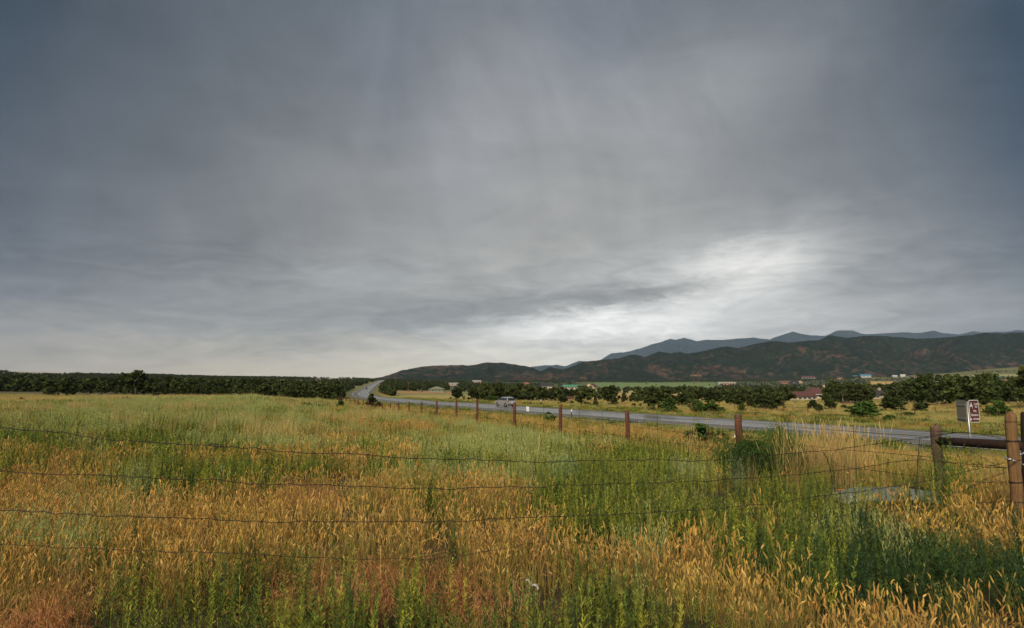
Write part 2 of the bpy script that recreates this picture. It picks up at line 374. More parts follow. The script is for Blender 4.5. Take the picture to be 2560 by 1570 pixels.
def ground_material():
    m, n = mat_new('ground_soil_and_fields')
    at = n.n('ShaderNodeAttribute'); at.attribute_name = 'Col'
    tcx = n.n('ShaderNodeTexCoord'); ob = tcx.outputs['Object']
    a = n.noise(ob, 1.3, 6, 0.65); b = n.noise(ob, 0.07, 5, 0.6); c = n.noise(ob, 14.0, 4, 0.7)
    g = n.m('ADD', 0.45, n.m('ADD', n.m('MULTIPLY', a, 0.45), n.m('ADD', n.m('MULTIPLY', b, 0.35), n.m('MULTIPLY', c, 0.3))))
    s = n.n('ShaderNodeVectorMath', operation='SCALE'); n.t.links.new(at.outputs['Color'], s.inputs[0]); n.t.links.new(g, s.inputs['Scale'])
    bs = n.n('ShaderNodeBsdfPrincipled'); n.t.links.new(s.outputs[0], bs.inputs['Base Color']); bs.inputs['Roughness'].default_value = 0.95
    bs.inputs['Specular IOR Level'].default_value = 0.15
    bp = n.n('ShaderNodeBump'); bp.inputs['Strength'].default_value = 0.6; bp.inputs['Distance'].default_value = 0.04
    n.t.links.new(n.m('ADD', a, n.m('MULTIPLY', c, 0.5)), bp.inputs['Height']); n.t.links.new(bp.outputs[0], bs.inputs['Normal'])
    o = n.n('ShaderNodeOutputMaterial'); n.t.links.new(bs.outputs[0], o.inputs[0]); return m

# ------------------------------------------------------------------ terrain
def blend(col, w_, c): return col * (1 - w_[:, None]) + np.array(c)[None, :] * w_[:, None]
def gbox(u, v, u0, u1, v0, v1, su=15, sv=1.5):
    return sstep(u, u0 - su, u0 + su) * (1 - sstep(u, u1 - su, u1 + su)) * sstep(v, v0 - sv, v0 + sv) * (1 - sstep(v, v1 - sv, v1 + sv))
def ground_colour(x, y, z):
    u, v = proj(x, y, z); r = np.hypot(x, y); n = len(x)
    u = np.where(y > 1, u, 9000); v = np.where(y > 1, v, 3000)
    wob = (vnoise(x * 0.02, y * 0.02, 11, 2) - 0.5)
    v = v + wob * 5
    soil = np.array([0.05, 0.036, 0.018]); veg = np.array([0.15, 0.14, 0.05])
    k = sstep(r, 20, 90)[:, None]
    col = soil * (1 - k) + veg * k
    sd, rh = road_field(x, y); a = np.abs(sd)
    # beyond the road
    far = sstep(sd, 8, 14) * (r < 3500)
    col = blend(col, far * sstep(r, 50, 60), (0.20, 0.19, 0.075))
    col = blend(col, far * sstep(r, 500, 900), (0.085, 0.09, 0.042))
    # left woodland floor
    lf = (sd < 0) * sstep(r, 150, 200)
    col = blend(col, lf * 1.0, (0.10, 0.09, 0.045)); col = blend(col, (sd < 0) * sstep(r, 500, 900), (0.24, 0.19, 0.11))
    lm = (sd < 0) * sstep(r, 50, 62) * (1 - sstep(r, 160, 200))
    col = blend(col, lm * 0.85, (0.25, 0.21, 0.11)); col = blend(col, lm * (wob > 0.06) * 0.6, (0.26, 0.17, 0.10))
    # verge
    vg = np.exp(-((a - 14) / 6.5) ** 2)
    col = blend(col, vg * 0.9, (0.16, 0.16, 0.045))
    for b in [  # u0 u1 v0 v1 colour
        (1480, 1800, 951, 957, (0.11, 0.16, 0.06)), (1470, 1790, 957, 972, (0.15, 0.20, 0.065)), (1480, 1700, 972, 982, (0.34, 0.29, 0.12)),
        (1440, 1960, 983, 1001, (0.42, 0.26, 0.10)), (1560, 1960, 979, 986, (0.40, 0.33, 0.15)),
        (1180, 2600, 1007, 1042, (0.26, 0.225, 0.09)), (1300, 1470, 971, 986, (0.40, 0.33, 0.14)),
        (955, 1135, 978, 988, (0.34, 0.19, 0.085)), (955, 1200, 988, 999, (0.30, 0.25, 0.08)), (980, 1120, 984, 987, (0.14, 0.19, 0.06)),
        (2150, 2700, 900, 926, (0.20, 0.22, 0.10)), (2300, 2700, 932, 941, (0.34, 0.31, 0.13)), (2340, 2700, 950, 966, (0.42, 0.20, 0.09)),
        (2170, 2240, 953, 966, (0.45, 0.31, 0.11)), (1950, 2120, 925, 936, (0.22, 0.24, 0.12)), (1000, 2200, 936, 948, (0.10, 0.11, 0.055))]:
        m = gbox(u, v, *b[:4]) * far
        col = blend(col, m, b[4])
    # the bare patch of soil at the very front, gravel shoulder
    col = blend(col, (1 - sstep(a, 7.6, 9.4)), (0.13, 0.12, 0.10))
    col *= (0.8 + 0.4 * vnoise(x * 0.15, y * 0.15, 21, 3))[:, None]
    return np.clip(col, 0.01, 0.9)
def build_terrain():
    nr = 430; rr = np.concatenate([[0.0], np.exp(np.linspace(math.log(0.6), math.log(30000), nr))])
    th = np.concatenate([np.linspace(-180, -62, 50)[:-1], np.linspace(-62, 62, 560), np.linspace(62, 180, 50)[1:-1]])
    th = np.radians(th); na = len(th)
    R, T = np.meshgrid(rr[1:], th, indexing='ij'); X = (R * np.sin(T)).ravel(); Y = (R * np.cos(T)).ravel()
    Z = ground_z(X, Y); col = ground_colour(X, Y, Z)
    V = np.concatenate([[[0, 0, EYE - 1.7]], np.stack([X, Y, Z], 1)]); col = np.concatenate([col[:1], col])
    i = np.arange(len(rr) - 2)[:, None] * na + 1; j = np.arange(na)[None, :]; j2 = (j + 1) % na
    Q = np.stack([i + j, i + j2, i + na + j2, i + na + j], -1).reshape(-1, 4)[:, ::-1]
    faces = Q.tolist() + [(0, 1 + k, 1 + (k + 1) % na)[::-1] for k in range(na)]
    o = mesh('ground', V, faces, ground_material(), col=col, smooth=True)
    tag(o, kind='structure')
build_terrain()

# ------------------------------------------------------------------ road
def strip(name, o0, o1, mat, dz, i0=0, i1=None, n=1, uv=True, dash=None):
    V = []; Fc = []; uvs = []; i1 = i1 or len(RIN); L = 0
    for i in range(i0, i1):
        if i > i0: L += math.hypot(RIN[i, 0] - RIN[i - 1, 0], RIN[i, 1] - RIN[i - 1, 1])
        for k in range(n + 1):
            off = o0 + (o1 - o0) * k / n
            x, y, z = road_pt(i, off); V.append((x, y, z + dz - 0.0)); uvs.append((off, L))
    for i in range(i1 - i0 - 1):
        for k in range(n):
            a = i * (n + 1) + k; Fc.append((a, a + 1, a + n + 2, a + n + 1))
    o = mesh(name, V, Fc, mat)
    me = o.data; ul = me.uv_layers.new(name='UVMap')
    for lp in me.loops: ul.data[lp.index].uv = uvs[lp.vertex_index]
    return o
def road_material():
    m, n = mat_new('wet_asphalt')
    uvn = n.n('ShaderNodeUVMap'); uvn.uv_map = 'UVMap'; sp = n.n('ShaderNodeSeparateXYZ'); n.t.links.new(uvn.outputs[0], sp.inputs[0])
    off, al = sp.outputs[0], sp.outputs[1]
    st = n.xyz(n.m('MULTIPLY', off, 1.6), n.m('MULTIPLY', al, 0.02), 0.0)
    s1 = n.noise(st, 1.0, 5, 0.7); fine = n.noise(n.xyz(off, al, 0), 9.0, 4, 0.7)
    def track(c, w_):
        d = n.m('DIVIDE', n.m('SUBTRACT', off, c), w_); return n.m('EXPONENT', n.m('MULTIPLY', n.m('MULTIPLY', d, d), -1.0))
    tr = n.m('ADD', n.m('ADD', track(5.9, 0.42), track(7.6, 0.42)), n.m('ADD', track(9.6, 0.42), track(11.3, 0.42)))
    base = n.ramp(s1, [(0.3, (0.085, 0.085, 0.086)), (0.7, (0.16, 0.158, 0.155))])
    inlane = n.m('MULTIPLY', n.ss(off, 4.6, 5.1), n.m('SUBTRACT', 1.0, n.ss(off, 12.2, 12.8)))
    shoulder = n.ramp(fine, [(0.3, (0.085, 0.078, 0.066)), (0.7, (0.15, 0.14, 0.12))])
    c = n.mix(inlane, shoulder, base)
    c = n.mix(n.m('MULTIPLY', tr, 0.35), c, (0.06, 0.061, 0.065, 1))
    b = n.n('ShaderNodeBsdfPrincipled'); n.t.links.new(c, b.inputs['Base Color'])
    r = n.m('SUBTRACT', n.m('ADD', 0.66, n.m('MULTIPLY', s1, 0.16)), n.m('MULTIPLY', inlane, n.m('ADD', 0.36, n.m('MULTIPLY', tr, 0.18))), clamp=True)
    n.t.links.new(r, b.inputs['Roughness']); b.inputs['Specular IOR Level'].default_value = 0.5
    bp = n.n('ShaderNodeBump'); bp.inputs['Strength'].default_value = 0.15; bp.inputs['Distance'].default_value = 0.01
    n.t.links.new(fine, bp.inputs['Height']); n.t.links.new(bp.outputs[0], b.inputs['Normal'])
    o = n.n('ShaderNodeOutputMaterial'); n.t.links.new(b.outputs[0], o.inputs[0]); return m
tag(strip('road', 0.3, 14.3, road_material(), 0.0, n=8), kind='structure')
M_WHITEP = simple('white_road_paint', (0.62, 0.62, 0.60), 0.5, var=0.25, scale=2)
M_YELP = simple('yellow_road_paint', (0.50, 0.36, 0.07), 0.5, var=0.25, scale=2)
tag(strip('road_edge_line', 4.85, 5.05, M_WHITEP, 0.012), kind='structure')
tag(strip('road_edge_line', 12.25, 12.45, M_WHITEP, 0.012), kind='structure')
tag(strip('road_outer_edge_line', 0.45, 0.60, M_WHITEP, 0.012), kind='structure')
tag(strip('road_centre_line', 8.45, 8.57, M_YELP, 0.012), kind='structure')
tag(strip('road_centre_line', 8.73, 8.85, M_YELP, 0.012), kind='structure')

# ------------------------------------------------------------------ hills and mountains
SIL_A = [(900, 952), (930, 948), (955, 944), (975, 938.5), (1006, 927), (1026, 924), (1056, 917), (1100, 915), (1151, 913.5), (1172, 914.8), (1218, 907.3), (1261, 908), (1293, 913), (1314, 917), (1334, 921), (1352, 930), (1374, 919), (1395, 923), (1407, 925), (1425, 919), (1456, 905), (1476, 904.6), (1506, 900), (1543, 897), (1582, 886), (1612, 893), (1648, 880), (1678, 884), (1700, 879.6), (1719, 885.6), (1758, 878), (1812, 867), (1844, 871), (1898, 859), (1930, 853), (1973, 857), (2030, 852), (2045, 852), (2077, 839), (2118, 846), (2159, 840.5), (2216, 841), (2295, 848), (2364, 845), (2420, 840), (2466, 832), (2511, 834), (2560, 831), (2800, 828), (3400, 850)]
SIL_B = [(1290, 940), (1324, 918), (1346, 914.5), (1395, 912), (1411, 916), (1447, 902.6), (1470, 903), (1500, 900), (1528, 883), (1562, 881), (1580, 876), (1603, 871), (1633, 860), (1676, 848), (1693, 849), (1711, 845), (1745, 853), (1769, 849), (1812, 850), (1844, 846), (1887, 844), (1924, 849), (1952, 838), (1984, 829), (2005, 835), (2030, 838), (2064, 840), (2091, 828), (2104, 825.5), (2132, 826), (2164, 836), (2257, 830.5), (2307, 832), (2336, 826.5), (2364, 833), (2398, 836), (2439, 828), (2466, 831), (2495, 829), (2523, 829), (2545, 825), (2600, 828), (2900, 815), (3400, 830)]
def build_range(name, sil, Df, Dc, Db, mat, foot_H, seed, rough, ncol=900, tree=0.0, wander=0.0):
    us = np.array([p[0] for p in sil]); vs = np.array([p[1] for p in sil])
    uu = np.linspace(us[0], us[-1], ncol); vv = np.interp(uu, us, vs)
    hw = vnoise(uu * 0.11, uu * 0, seed + 40, 3) - 0.5
    vv = vv + hw * 2.0
    rows = np.concatenate([np.linspace(0, 1, 90), 1 + np.linspace(0.04, 1, 14)])
    V = []; dc = Dc * (1 + wander * np.sin(uu * 0.012 + seed) + wander * 0.6 * np.sin(uu * 0.031))
    cols = []
    a = (uu - CX) / F_PX
    zc = EYE - dc * np.tan(np.arctan((vv - CY) / F_PX) - PITCH) 
    for t in rows:
        if t <= 1:
            d = Df + (dc - Df) * t; x = a * d; y = d
            rid = 1 - np.abs(2 * vnoise(x * 0.0021 * 4600 / Dc, y * 0.0012 * 4600 / Dc, seed, 4) - 1)
            prof = t ** 1.25
            env = math.sin(math.pi * min(t, 0.999)) ** 0.8
            zf = EYE - foot_H
            z = zf + (zc - zf) * prof + (rid - 0.62) * env * rough * (zc - zf + 40)
            z = z + (vnoise(x * 0.02, y * 0.02, seed + 3, 3) - 0.5) * 26 * env * Dc / 4600
            z = np.minimum(z, zc * d / dc * 0.985 + 6 * (1 - t) + (zc * 0.015) * t) if t > 0.5 else z
            z = z + tree * (vnoise(uu * 1.7, uu * 0 + t * 400, seed + 9, 1) * (t > 0.9))
        else:
            d = dc + (Db - dc) * (t - 1); x = a * d; y = d; z = zc * (1 - (t - 1)) - 60 * (t - 1)
        V.append(np.stack([x, y + 0 * x, z + 0 * x], 1))
    V = np.concatenate(V); n = len(rows)
    i = np.arange(n - 1)[:, None] * ncol; j = np.arange(ncol - 1)[None, :]
    Q = np.stack([i + j, i + j + 1, i + ncol + j + 1, i + ncol + j], -1).reshape(-1, 4)
    o = mesh(name, V, Q, mat, smooth=True); tag(o, kind='structure'); return o
def hill_material(name, forest1, forest2, rock1, rock2, sc_, rockamt):
    m, n = mat_new(name); tcx = n.n('ShaderNodeTexCoord'); ob = tcx.outputs['Object']
    a = n.noise(ob, 0.0022 * sc_, 6, 0.62, 0.8); b = n.noise(ob, 0.03 * sc_, 5, 0.7); c = n.noise(ob, 0.009 * sc_, 5, 0.7, 0.5)
    sp = n.n('ShaderNodeSeparateXYZ'); n.t.links.new(ob, sp.inputs[0])
    f = n.ramp(b, [(0.35, forest1), (0.65, forest2)])
    rk = n.ramp(b, [(0.3, rock1), (0.7, rock2)])
    hgt = n.ss(sp.outputs[2], 60.0 / sc_ , 300.0 / sc_)
    k = n.m('ADD', a, n.m('ADD', n.m('MULTIPLY', n.m('SUBTRACT', c, 0.5), 1.0), n.m('MULTIPLY', n.m('SUBTRACT', b, 0.5), 1.1)))
    k = n.m('SUBTRACT', k, n.m('MULTIPLY', hgt, 0.14))
    fac = n.m('MULTIPLY', n.ss(k, 0.46, 0.72), rockamt)
    col = n.mix(fac, f, rk)
    bs = n.n('ShaderNodeBsdfDiffuse'); n.t.links.new(col, bs.inputs[0])
    bp = n.n('ShaderNodeBump'); bp.inputs['Strength'].default_value = 0.7; bp.inputs['Distance'].default_value = 12
    n.t.links.new(b, bp.inputs['Height']); n.t.links.new(bp.outputs[0], bs.inputs['Normal'])
    o = n.n('ShaderNodeOutputMaterial'); n.t.links.new(bs.outputs[0], o.inputs[0]); return m
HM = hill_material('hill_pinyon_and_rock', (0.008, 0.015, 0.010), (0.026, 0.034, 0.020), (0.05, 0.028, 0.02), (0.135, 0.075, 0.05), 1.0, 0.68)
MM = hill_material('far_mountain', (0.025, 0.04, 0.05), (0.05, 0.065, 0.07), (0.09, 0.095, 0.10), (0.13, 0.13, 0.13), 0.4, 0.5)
build_range('hills', SIL_A, 3300, 4700, 7600, HM, 24, 31, 0.72, tree=5.0, wander=0.06)
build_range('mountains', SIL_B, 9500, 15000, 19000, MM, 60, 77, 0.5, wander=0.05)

# ------------------------------------------------------------------ grass & weed tufts
rng = np.random.default_rng(7)
class TB:
    """tuft builder: blades, stems, heads and leaves with point colours"""
    def __init__(s): s.V = []; s.F = []; s.C = []; s.n = 0
    def _add(s, V, Fq, Cc):
        s.V.append(V); s.F += [tuple(int(i) + s.n for i in f) for f in Fq]; s.C.append(Cc); s.n += len(V)
    def blade(s, p, az_, h, w_, lean, curve, c0, c1, seg=3):
        az2 = az_ + rng.uniform(0.8, 2.2); side = np.array([math.cos(az2), math.sin(az2), 0])
        out = np.array([math.cos(az_), math.sin(az_), 0]); V = []; Cc = []; q = np.array(p, float)
        ang = lean
        for k in range(seg + 1):
            t = k / seg; ww = w_ * (1 - t) ** 0.7 * 0.5
            V += [q - side * ww, q + side * ww] if k < seg else [q]
            c = np.array(c0) * (1 - t) + np.array(c1) * t; Cc += [c, c] if k < seg else [c]
            q = q + (out * math.sin(ang) + np.array([0, 0, 1]) * math.cos(ang)) * h / seg; ang += curve / seg
        Fq = [(2 * k, 2 * k + 1, 2 * k + 3, 2 * k + 2) for k in range(seg - 1)] + [(2 * seg - 2, 2 * seg - 1, 2 * seg)]
        s._add(np.array(V), Fq, np.array(Cc)); return q
    def stem(s, p, az_, h, w_, lean, curve, c0, c1, seg=3):
        """returns the tip and direction"""
        out = np.array([math.cos(az_), math.sin(az_), 0]); pts = [np.array(p, float)]; ang = lean
        for k in range(seg):
            d = out * math.sin(ang) + np.array([0, 0, 1]) * math.cos(ang)
            pts.append(pts[-1] + d * h / seg); ang += curve / seg
        V = []; Cc = []
        a0 = rng.uniform(0, 6.28)
        for k, q in enumerate(pts):
            t = k / seg; ww = w_ * 0.5 * (1 - 0.5 * t)
            for j in range(3): V.append(q + np.array([math.cos(a0 + j * 2.094), math.sin(a0 + j * 2.094), 0]) * ww); Cc.append(np.array(c0) * (1 - t) + np.array(c1) * t)
        Fq = [(3 * k + j, 3 * k + (j + 1) % 3, 3 * k + 3 + (j + 1) % 3, 3 * k + 3 + j) for k in range(seg) for j in range(3)]
        s._add(np.array(V), Fq, np.array(Cc)); return pts, d
    def head(s, p, d, L, r, c0, c1, bend=0.0):
        d = np.array(d, float); d /= np.linalg.norm(d); a = np.cross(d, [0.3, 0.9, 0.1]); a /= np.linalg.norm(a); b = np.cross(d, a)
        V = [np.array(p, float)]; Cc = [c0]; q = np.array(p, float); dd = d.copy()
        prof = [(0.18, 0.85), (0.45, 1.0), (0.75, 0.75)]; last = 0
        for t, rr_ in prof:
            q = q + dd * L * (t - last); last = t; dd = dd + np.array([bend, 0, -abs(bend) * 0.6]); dd /= np.linalg.norm(dd)
            for j in range(5):
                an = j * 1.2566 + t * 2; rj = r * rr_ * rng.uniform(0.75, 1.25); V.append(q + (a * math.cos(an) + b * math.sin(an)) * rj)
                Cc.append(np.array(c0) * (1 - t) + np.array(c1) * t * rng.uniform(0.8, 1.15) + 0.0)
        V.append(q + dd * L * 0.25); Cc.append(c1)
        Fq = [(0, 1 + (j + 1) % 5, 1 + j) for j in range(5)]
        for k in range(2): Fq += [(1 + 5 * k + j, 1 + 5 * k + (j + 1) % 5, 6 + 5 * k + (j + 1) % 5, 6 + 5 * k + j) for j in range(5)]
        Fq += [(11 + j, 11 + (j + 1) % 5, 16) for j in range(5)]
        s._add(np.array(V), Fq, np.array(Cc))
    def leaf(s, p, d, L, w_, c):
        d = np.array(d, float); d /= np.linalg.norm(d) + 1e-9
        sd = np.cross(d, rng.normal(size=3)); sd /= np.linalg.norm(sd) + 1e-9
        V = np.array([p, p + d * L * 0.45 + sd * w_ * 0.5, p + d * L, p + d * L * 0.45 - sd * w_ * 0.5])
        s._add(V, [(0, 1, 2, 3)], np.tile(np.array(c), (4, 1)))
    def obj(s, name, mat=None):
        return mesh(name, np.concatenate(s.V), s.F, mat or M_GRASS, col=np.concatenate(s.C), link=False)
def jit(c, a=0.18): return np.clip(np.array(c) * (1 + rng.uniform(-a, a)), 0.002, 1)
GOLD = (0.56, 0.335, 0.085); GOLD2 = (0.68, 0.44, 0.14); OLIVE = (0.24, 0.21, 0.04); STRAW = (0.52, 0.37, 0.14); TAN = (0.45, 0.31, 0.10)
GREEN = (0.165, 0.19, 0.034); DGREEN = (0.06, 0.09, 0.028); YGREEN = (0.36, 0.35, 0.05); SAGE = (0.36, 0.38, 0.135); SAGE2 = (0.46, 0.48, 0.19)
RED = (0.36, 0.135, 0.05); RED2 = (0.52, 0.26, 0.10); ORANGE = (0.58, 0.29, 0.07)
def disc(r):
    a = rng.uniform(0, 6.283); q = r * math.sqrt(rng.uniform()); return np.array([q * math.cos(a), q * math.sin(a), 0.0])
def tuft_gold(lod, green=0.3):
    t = TB(); R = [0.10, 0.30, 0.75][lod]; ns = [13, 26, 46][lod]; hw = [1, 1.5, 3.2][lod]
    for k in range(ns):
        p = disc(R); h = rng.uniform(0.20, 0.42); az_ = rng.uniform(0, 6.28); lean = abs(rng.normal(0, 0.11)) if rng.uniform() < 0.86 else rng.uniform(0.4, 0.9)
        c = jit(OLIVE if rng.uniform() < green else TAN)
        pts, d = t.stem(p, az_, h, 0.003 * hw, lean, rng.uniform(0, 0.35), c, jit(TAN), seg=2 if lod else 3)
        L = rng.uniform(0.04, 0.078) * (1 + 0.2 * lod); g = jit(GOLD if rng.uniform() < 0.6 else GOLD2, 0.3)
        t.head(pts[-1] - d * 0.01, d, L, 0.0055 * hw, g * 0.85, g, rng.uniform(-0.25, 0.25))
    for k in range([10, 8, 6][lod]):
        t.blade(disc(R) + np.array([0, 0, 0.03]), rng.uniform(0, 6.28), rng.uniform(0.12, 0.28), 0.005 * hw, rng.uniform(0.9, 1.4), rng.uniform(-0.4, 0.3), jit(TAN, 0.4) * 0.7, jit(TAN, 0.4), 2)
    for k in range([16, 22, 22][lod]):
        t.blade(disc(R), rng.uniform(0, 6.28), rng.uniform(0.14, 0.34), 0.006 * hw, rng.uniform(0.05, 0.5), rng.uniform(0.1, 0.9), jit(OLIVE), jit(OLIVE if rng.uniform() < 0.35 else TAN), 3 if lod == 0 else 2)
    return t
def tuft_weed(lod, cols=(GREEN, DGREEN, YGREEN), hh=(0.25, 0.5)):
    t = TB(); R = [0.11, 0.30, 0.75][lod]; ns = [5, 11, 20][lod]
    for k in range(ns):
        h = rng.uniform(*hh); c = jit(cols[rng.choice(len(cols), p=[0.55, 0.3, 0.15])], 0.22)
        pts, d = t.stem(disc(R), rng.uniform(0, 6.28), h, [0.004, 0.006, 0.014][lod], abs(rng.normal(0, 0.14)), rng.uniform(-0.1, 0.3), c * 0.8 + np.array([0.03, 0.02, 0]), c, 4)
        nl = [46, 20, 14][lod]; pts = np.array(pts)
        for j in range(nl):
            f = rng.uniform(0.12, 1.0) ** 0.8; s_ = f * (len(pts) - 1); i = min(int(s_), len(pts) - 2); q = pts[i] + (pts[i + 1] - pts[i]) * (s_ - i)
            a = j * 2.4 + rng.uniform(-0.4, 0.4); up = 0.5 + 0.9 * f
            dd = np.array([math.cos(a), math.sin(a), up]); L = [0.042, 0.06, 0.10][lod] * (1.25 - 0.75 * f) * rng.uniform(0.7, 1.3)
            t.leaf(q, dd, L, L * [0.2, 0.3, 0.42][lod], jit(c, 0.2) * (1 + 0.25 * f))
    return t
def tuft_sage(lod):
    t = TB(); R = [0.14, 0.32, 0.8][lod]; ns = [15, 22, 34][lod]; hw = [1, 1.9, 4.2][lod]
    for k in range(ns):
        c = jit(SAGE if rng.uniform() < 0.6 else (SAGE2 if rng.uniform() < 0.5 else YGREEN), 0.2); h = rng.uniform(0.22, 0.46)
        pts, d = t.stem(disc(R), rng.uniform(0, 6.28), h, 0.0028 * hw, abs(rng.normal(0, 0.15)), rng.uniform(-0.1, 0.3), c * 0.75, c, 3)
        pts = np.array(pts)
        for j in range([14, 8, 6][lod]):
            f = rng.uniform(0.25, 1.0); s_ = f * (len(pts) - 1); i = min(int(s_), len(pts) - 2); q = pts[i] + (pts[i + 1] - pts[i]) * (s_ - i)
            a = rng.uniform(0, 6.28); dd = np.array([math.cos(a) * 0.5, math.sin(a) * 0.5, 1.0])
            t.leaf(q, dd, rng.uniform(0.02, 0.045) * (1 + 0.5 * lod), 0.005 * hw, jit(c, 0.15))
    return t
def tuft_cheat(lod):
    t = TB(); R = [0.12, 0.30, 0.75][lod]; hw = [1, 1.7, 4.0][lod]
    for k in range([30, 36, 44][lod]):
        c = jit(RED if rng.uniform() < 0.55 else RED2, 0.25); az_ = rng.uniform(0, 6.28)
        tip = t.blade(disc(R), az_, rng.uniform(0.16, 0.34), 0.0035 * hw, rng.uniform(0.05, 0.45), rng.uniform(0.8, 2.0), c, jit(RED2), 3)
        if lod < 2:
            for j in range(4):
                t.leaf(tip + rng.normal(size=3) * 0.012, (math.cos(az_) * 0.7, math.sin(az_) * 0.7, -1 + rng.uniform(0, 0.6)), 0.035, 0.0035 * hw, jit(RED2, 0.3))
    return t
def tuft_straw(lod, c0=TAN, c1=STRAW, hh=(0.35, 0.75), wid=0.0045):
    t = TB(); R = [0.10, 0.28, 0.8][lod]; hw = [1, 2.0, 4.5][lod]
    for k in range([26, 34, 46][lod]):
        t.blade(disc(R), rng.uniform(0, 6.28), rng.uniform(*hh), wid * hw, abs(rng.normal(0, 0.2)), rng.uniform(0, 0.8), jit(c0), jit(c1), 3)
    return t
def tuft_grass(lod): return tuft_straw(lod, (0.14, 0.17, 0.03), (0.30, 0.31, 0.05), (0.16, 0.36), 0.005)
def tuft_orange(lod): return tuft_straw(lod, (0.26, 0.16, 0.05), ORANGE, (0.2, 0.42), 0.0045)
def tuft_yellow(lod):
    t = TB(); R = [0.14, 0.3, 0.75][lod]; hw = [1, 1.8, 4][lod]
    for k in range([10, 16, 24][lod]):
        c = jit(YGREEN, 0.25); pts, d = t.stem(disc(R), rng.uniform(0, 6.28), rng.uniform(0.2, 0.42), 0.003 * hw, rng.uniform(0.1, 0.7), rng.uniform(-0.3, 0.5), c * 0.9, c, 3); pts = np.array(pts)
        for j in range([12, 7, 5][lod]):
            f = rng.uniform(0.2, 1); s_ = f * 3; i = min(int(s_), 2); q = pts[i] + (pts[i + 1] - pts[i]) * (s_ - i)
            t.blade(q, rng.uniform(0, 6.28), rng.uniform(0.05, 0.13), 0.002 * hw, rng.uniform(0.3, 1.2), 0.3, c, jit(c), 2)
    return t
KINDS = ['gold', 'weed', 'sage', 'cheat', 'straw', 'grass', 'orange', 'yellow', 'dark']
GEN = dict(gold=tuft_gold, weed=tuft_weed, sage=tuft_sage, cheat=tuft_cheat, straw=tuft_straw, grass=tuft_grass, orange=tuft_orange, yellow=tuft_yellow,
           dark=lambda lod: tuft_weed(lod, (DGREEN, (0.035, 0.065, 0.028), (0.08, 0.13, 0.03)), (0.22, 0.42)))
NAMES = dict(gold=('golden_bottlebrush_grass', 'golden dry grass with bristly seed heads across the near field', 'grass'),
             weed=('green_leafy_weeds', 'upright bright green leafy weeds filling the field', 'weeds'),
             sage=('pale_sage_weeds', 'pale grey-green wispy weeds covering the middle of the field', 'weeds'),
             cheat=('russet_cheatgrass', 'drooping reddish brown dry grass in patches', 'grass'),
             straw=('tall_straw_grass', 'long pale straw-coloured grass along the fence and beyond the road', 'grass'),
             grass=('roadside_green_grass', 'short yellow-green grass on the road verges', 'grass'),
             orange=('orange_dry_grass', 'orange-tan dry grass patches in field and verge', 'grass'),
             yellow=('yellow_green_weeds', 'sprawling yellow-green thin-leaved weeds at the front left', 'weeds'),
             dark=('dark_green_groundcover', 'low dark green leafy ground cover at front right', 'ground cover'))
NVAR = [4, 3, 3]
tuft_col = {}
for kd in KINDS:
    cl = bpy.data.collections.new('tufts_' + kd); k = 0
    for lod in range(3):
        for _ in range(NVAR[lod]):
            o = GEN[kd](lod).obj('tuft_%s_%02d' % (kd, k)); cl.objects.link(o); k += 1
    tuft_col[kd] = cl
def scatter(name, P, rot, scl, idx, coll):
    me = bpy.data.meshes.new(name); me.vertices.add(len(P)); me.vertices.foreach_set('co', np.asarray(P, np.float32).ravel())
    a = me.attributes.new('rot', 'FLOAT_VECTOR', 'POINT'); a.data.foreach_set('vector', np.asarray(rot, np.float32).ravel())
    a = me.attributes.new('scl', 'FLOAT_VECTOR', 'POINT'); a.data.foreach_set('vector', np.asarray(scl, np.float32).ravel())
    a = me.attributes.new('idx', 'INT', 'POINT'); a.data.foreach_set('value', np.asarray(idx, np.int32))
    o = bpy.data.objects.new(name, me); C.objects.link(o)
    g = bpy.data.node_groups.new(name + '_scatter', 'GeometryNodeTree')
    g.interface.new_socket('Geometry', in_out='INPUT', socket_type='NodeSocketGeometry'); g.interface.new_socket('Geometry', in_out='OUTPUT', socket_type='NodeSocketGeometry')
    gi = g.nodes.new('NodeGroupInput'); go = g.nodes.new('NodeGroupOutput')
    ci = g.nodes.new('GeometryNodeCollectionInfo'); ci.inputs[0].default_value = coll; ci.inputs[1].default_value = True; ci.inputs[2].default_value = True
    ip = g.nodes.new('GeometryNodeInstanceOnPoints'); ip.inputs['Pick Instance'].default_value = True
    def na(nm, ty):
        x = g.nodes.new('GeometryNodeInputNamedAttribute'); x.data_type = ty; x.inputs[0].default_value = nm; return x.outputs[0]
    g.links.new(gi.outputs[0], ip.inputs['Points']); g.links.new(ci.outputs[0], ip.inputs['Instance'])
    g.links.new(na('rot', 'FLOAT_VECTOR'), ip.inputs['Rotation']); g.links.new(na('scl', 'FLOAT_VECTOR'), ip.inputs['Scale']); g.links.new(na('idx', 'INT'), ip.inputs['Instance Index'])
    g.links.new(ip.outputs[0], go.inputs[0])
    md = o.modifiers.new('scatter', 'NODES'); md.node_group = g
    return o
def fence_x(y): return 9.75 - 0.4 * y
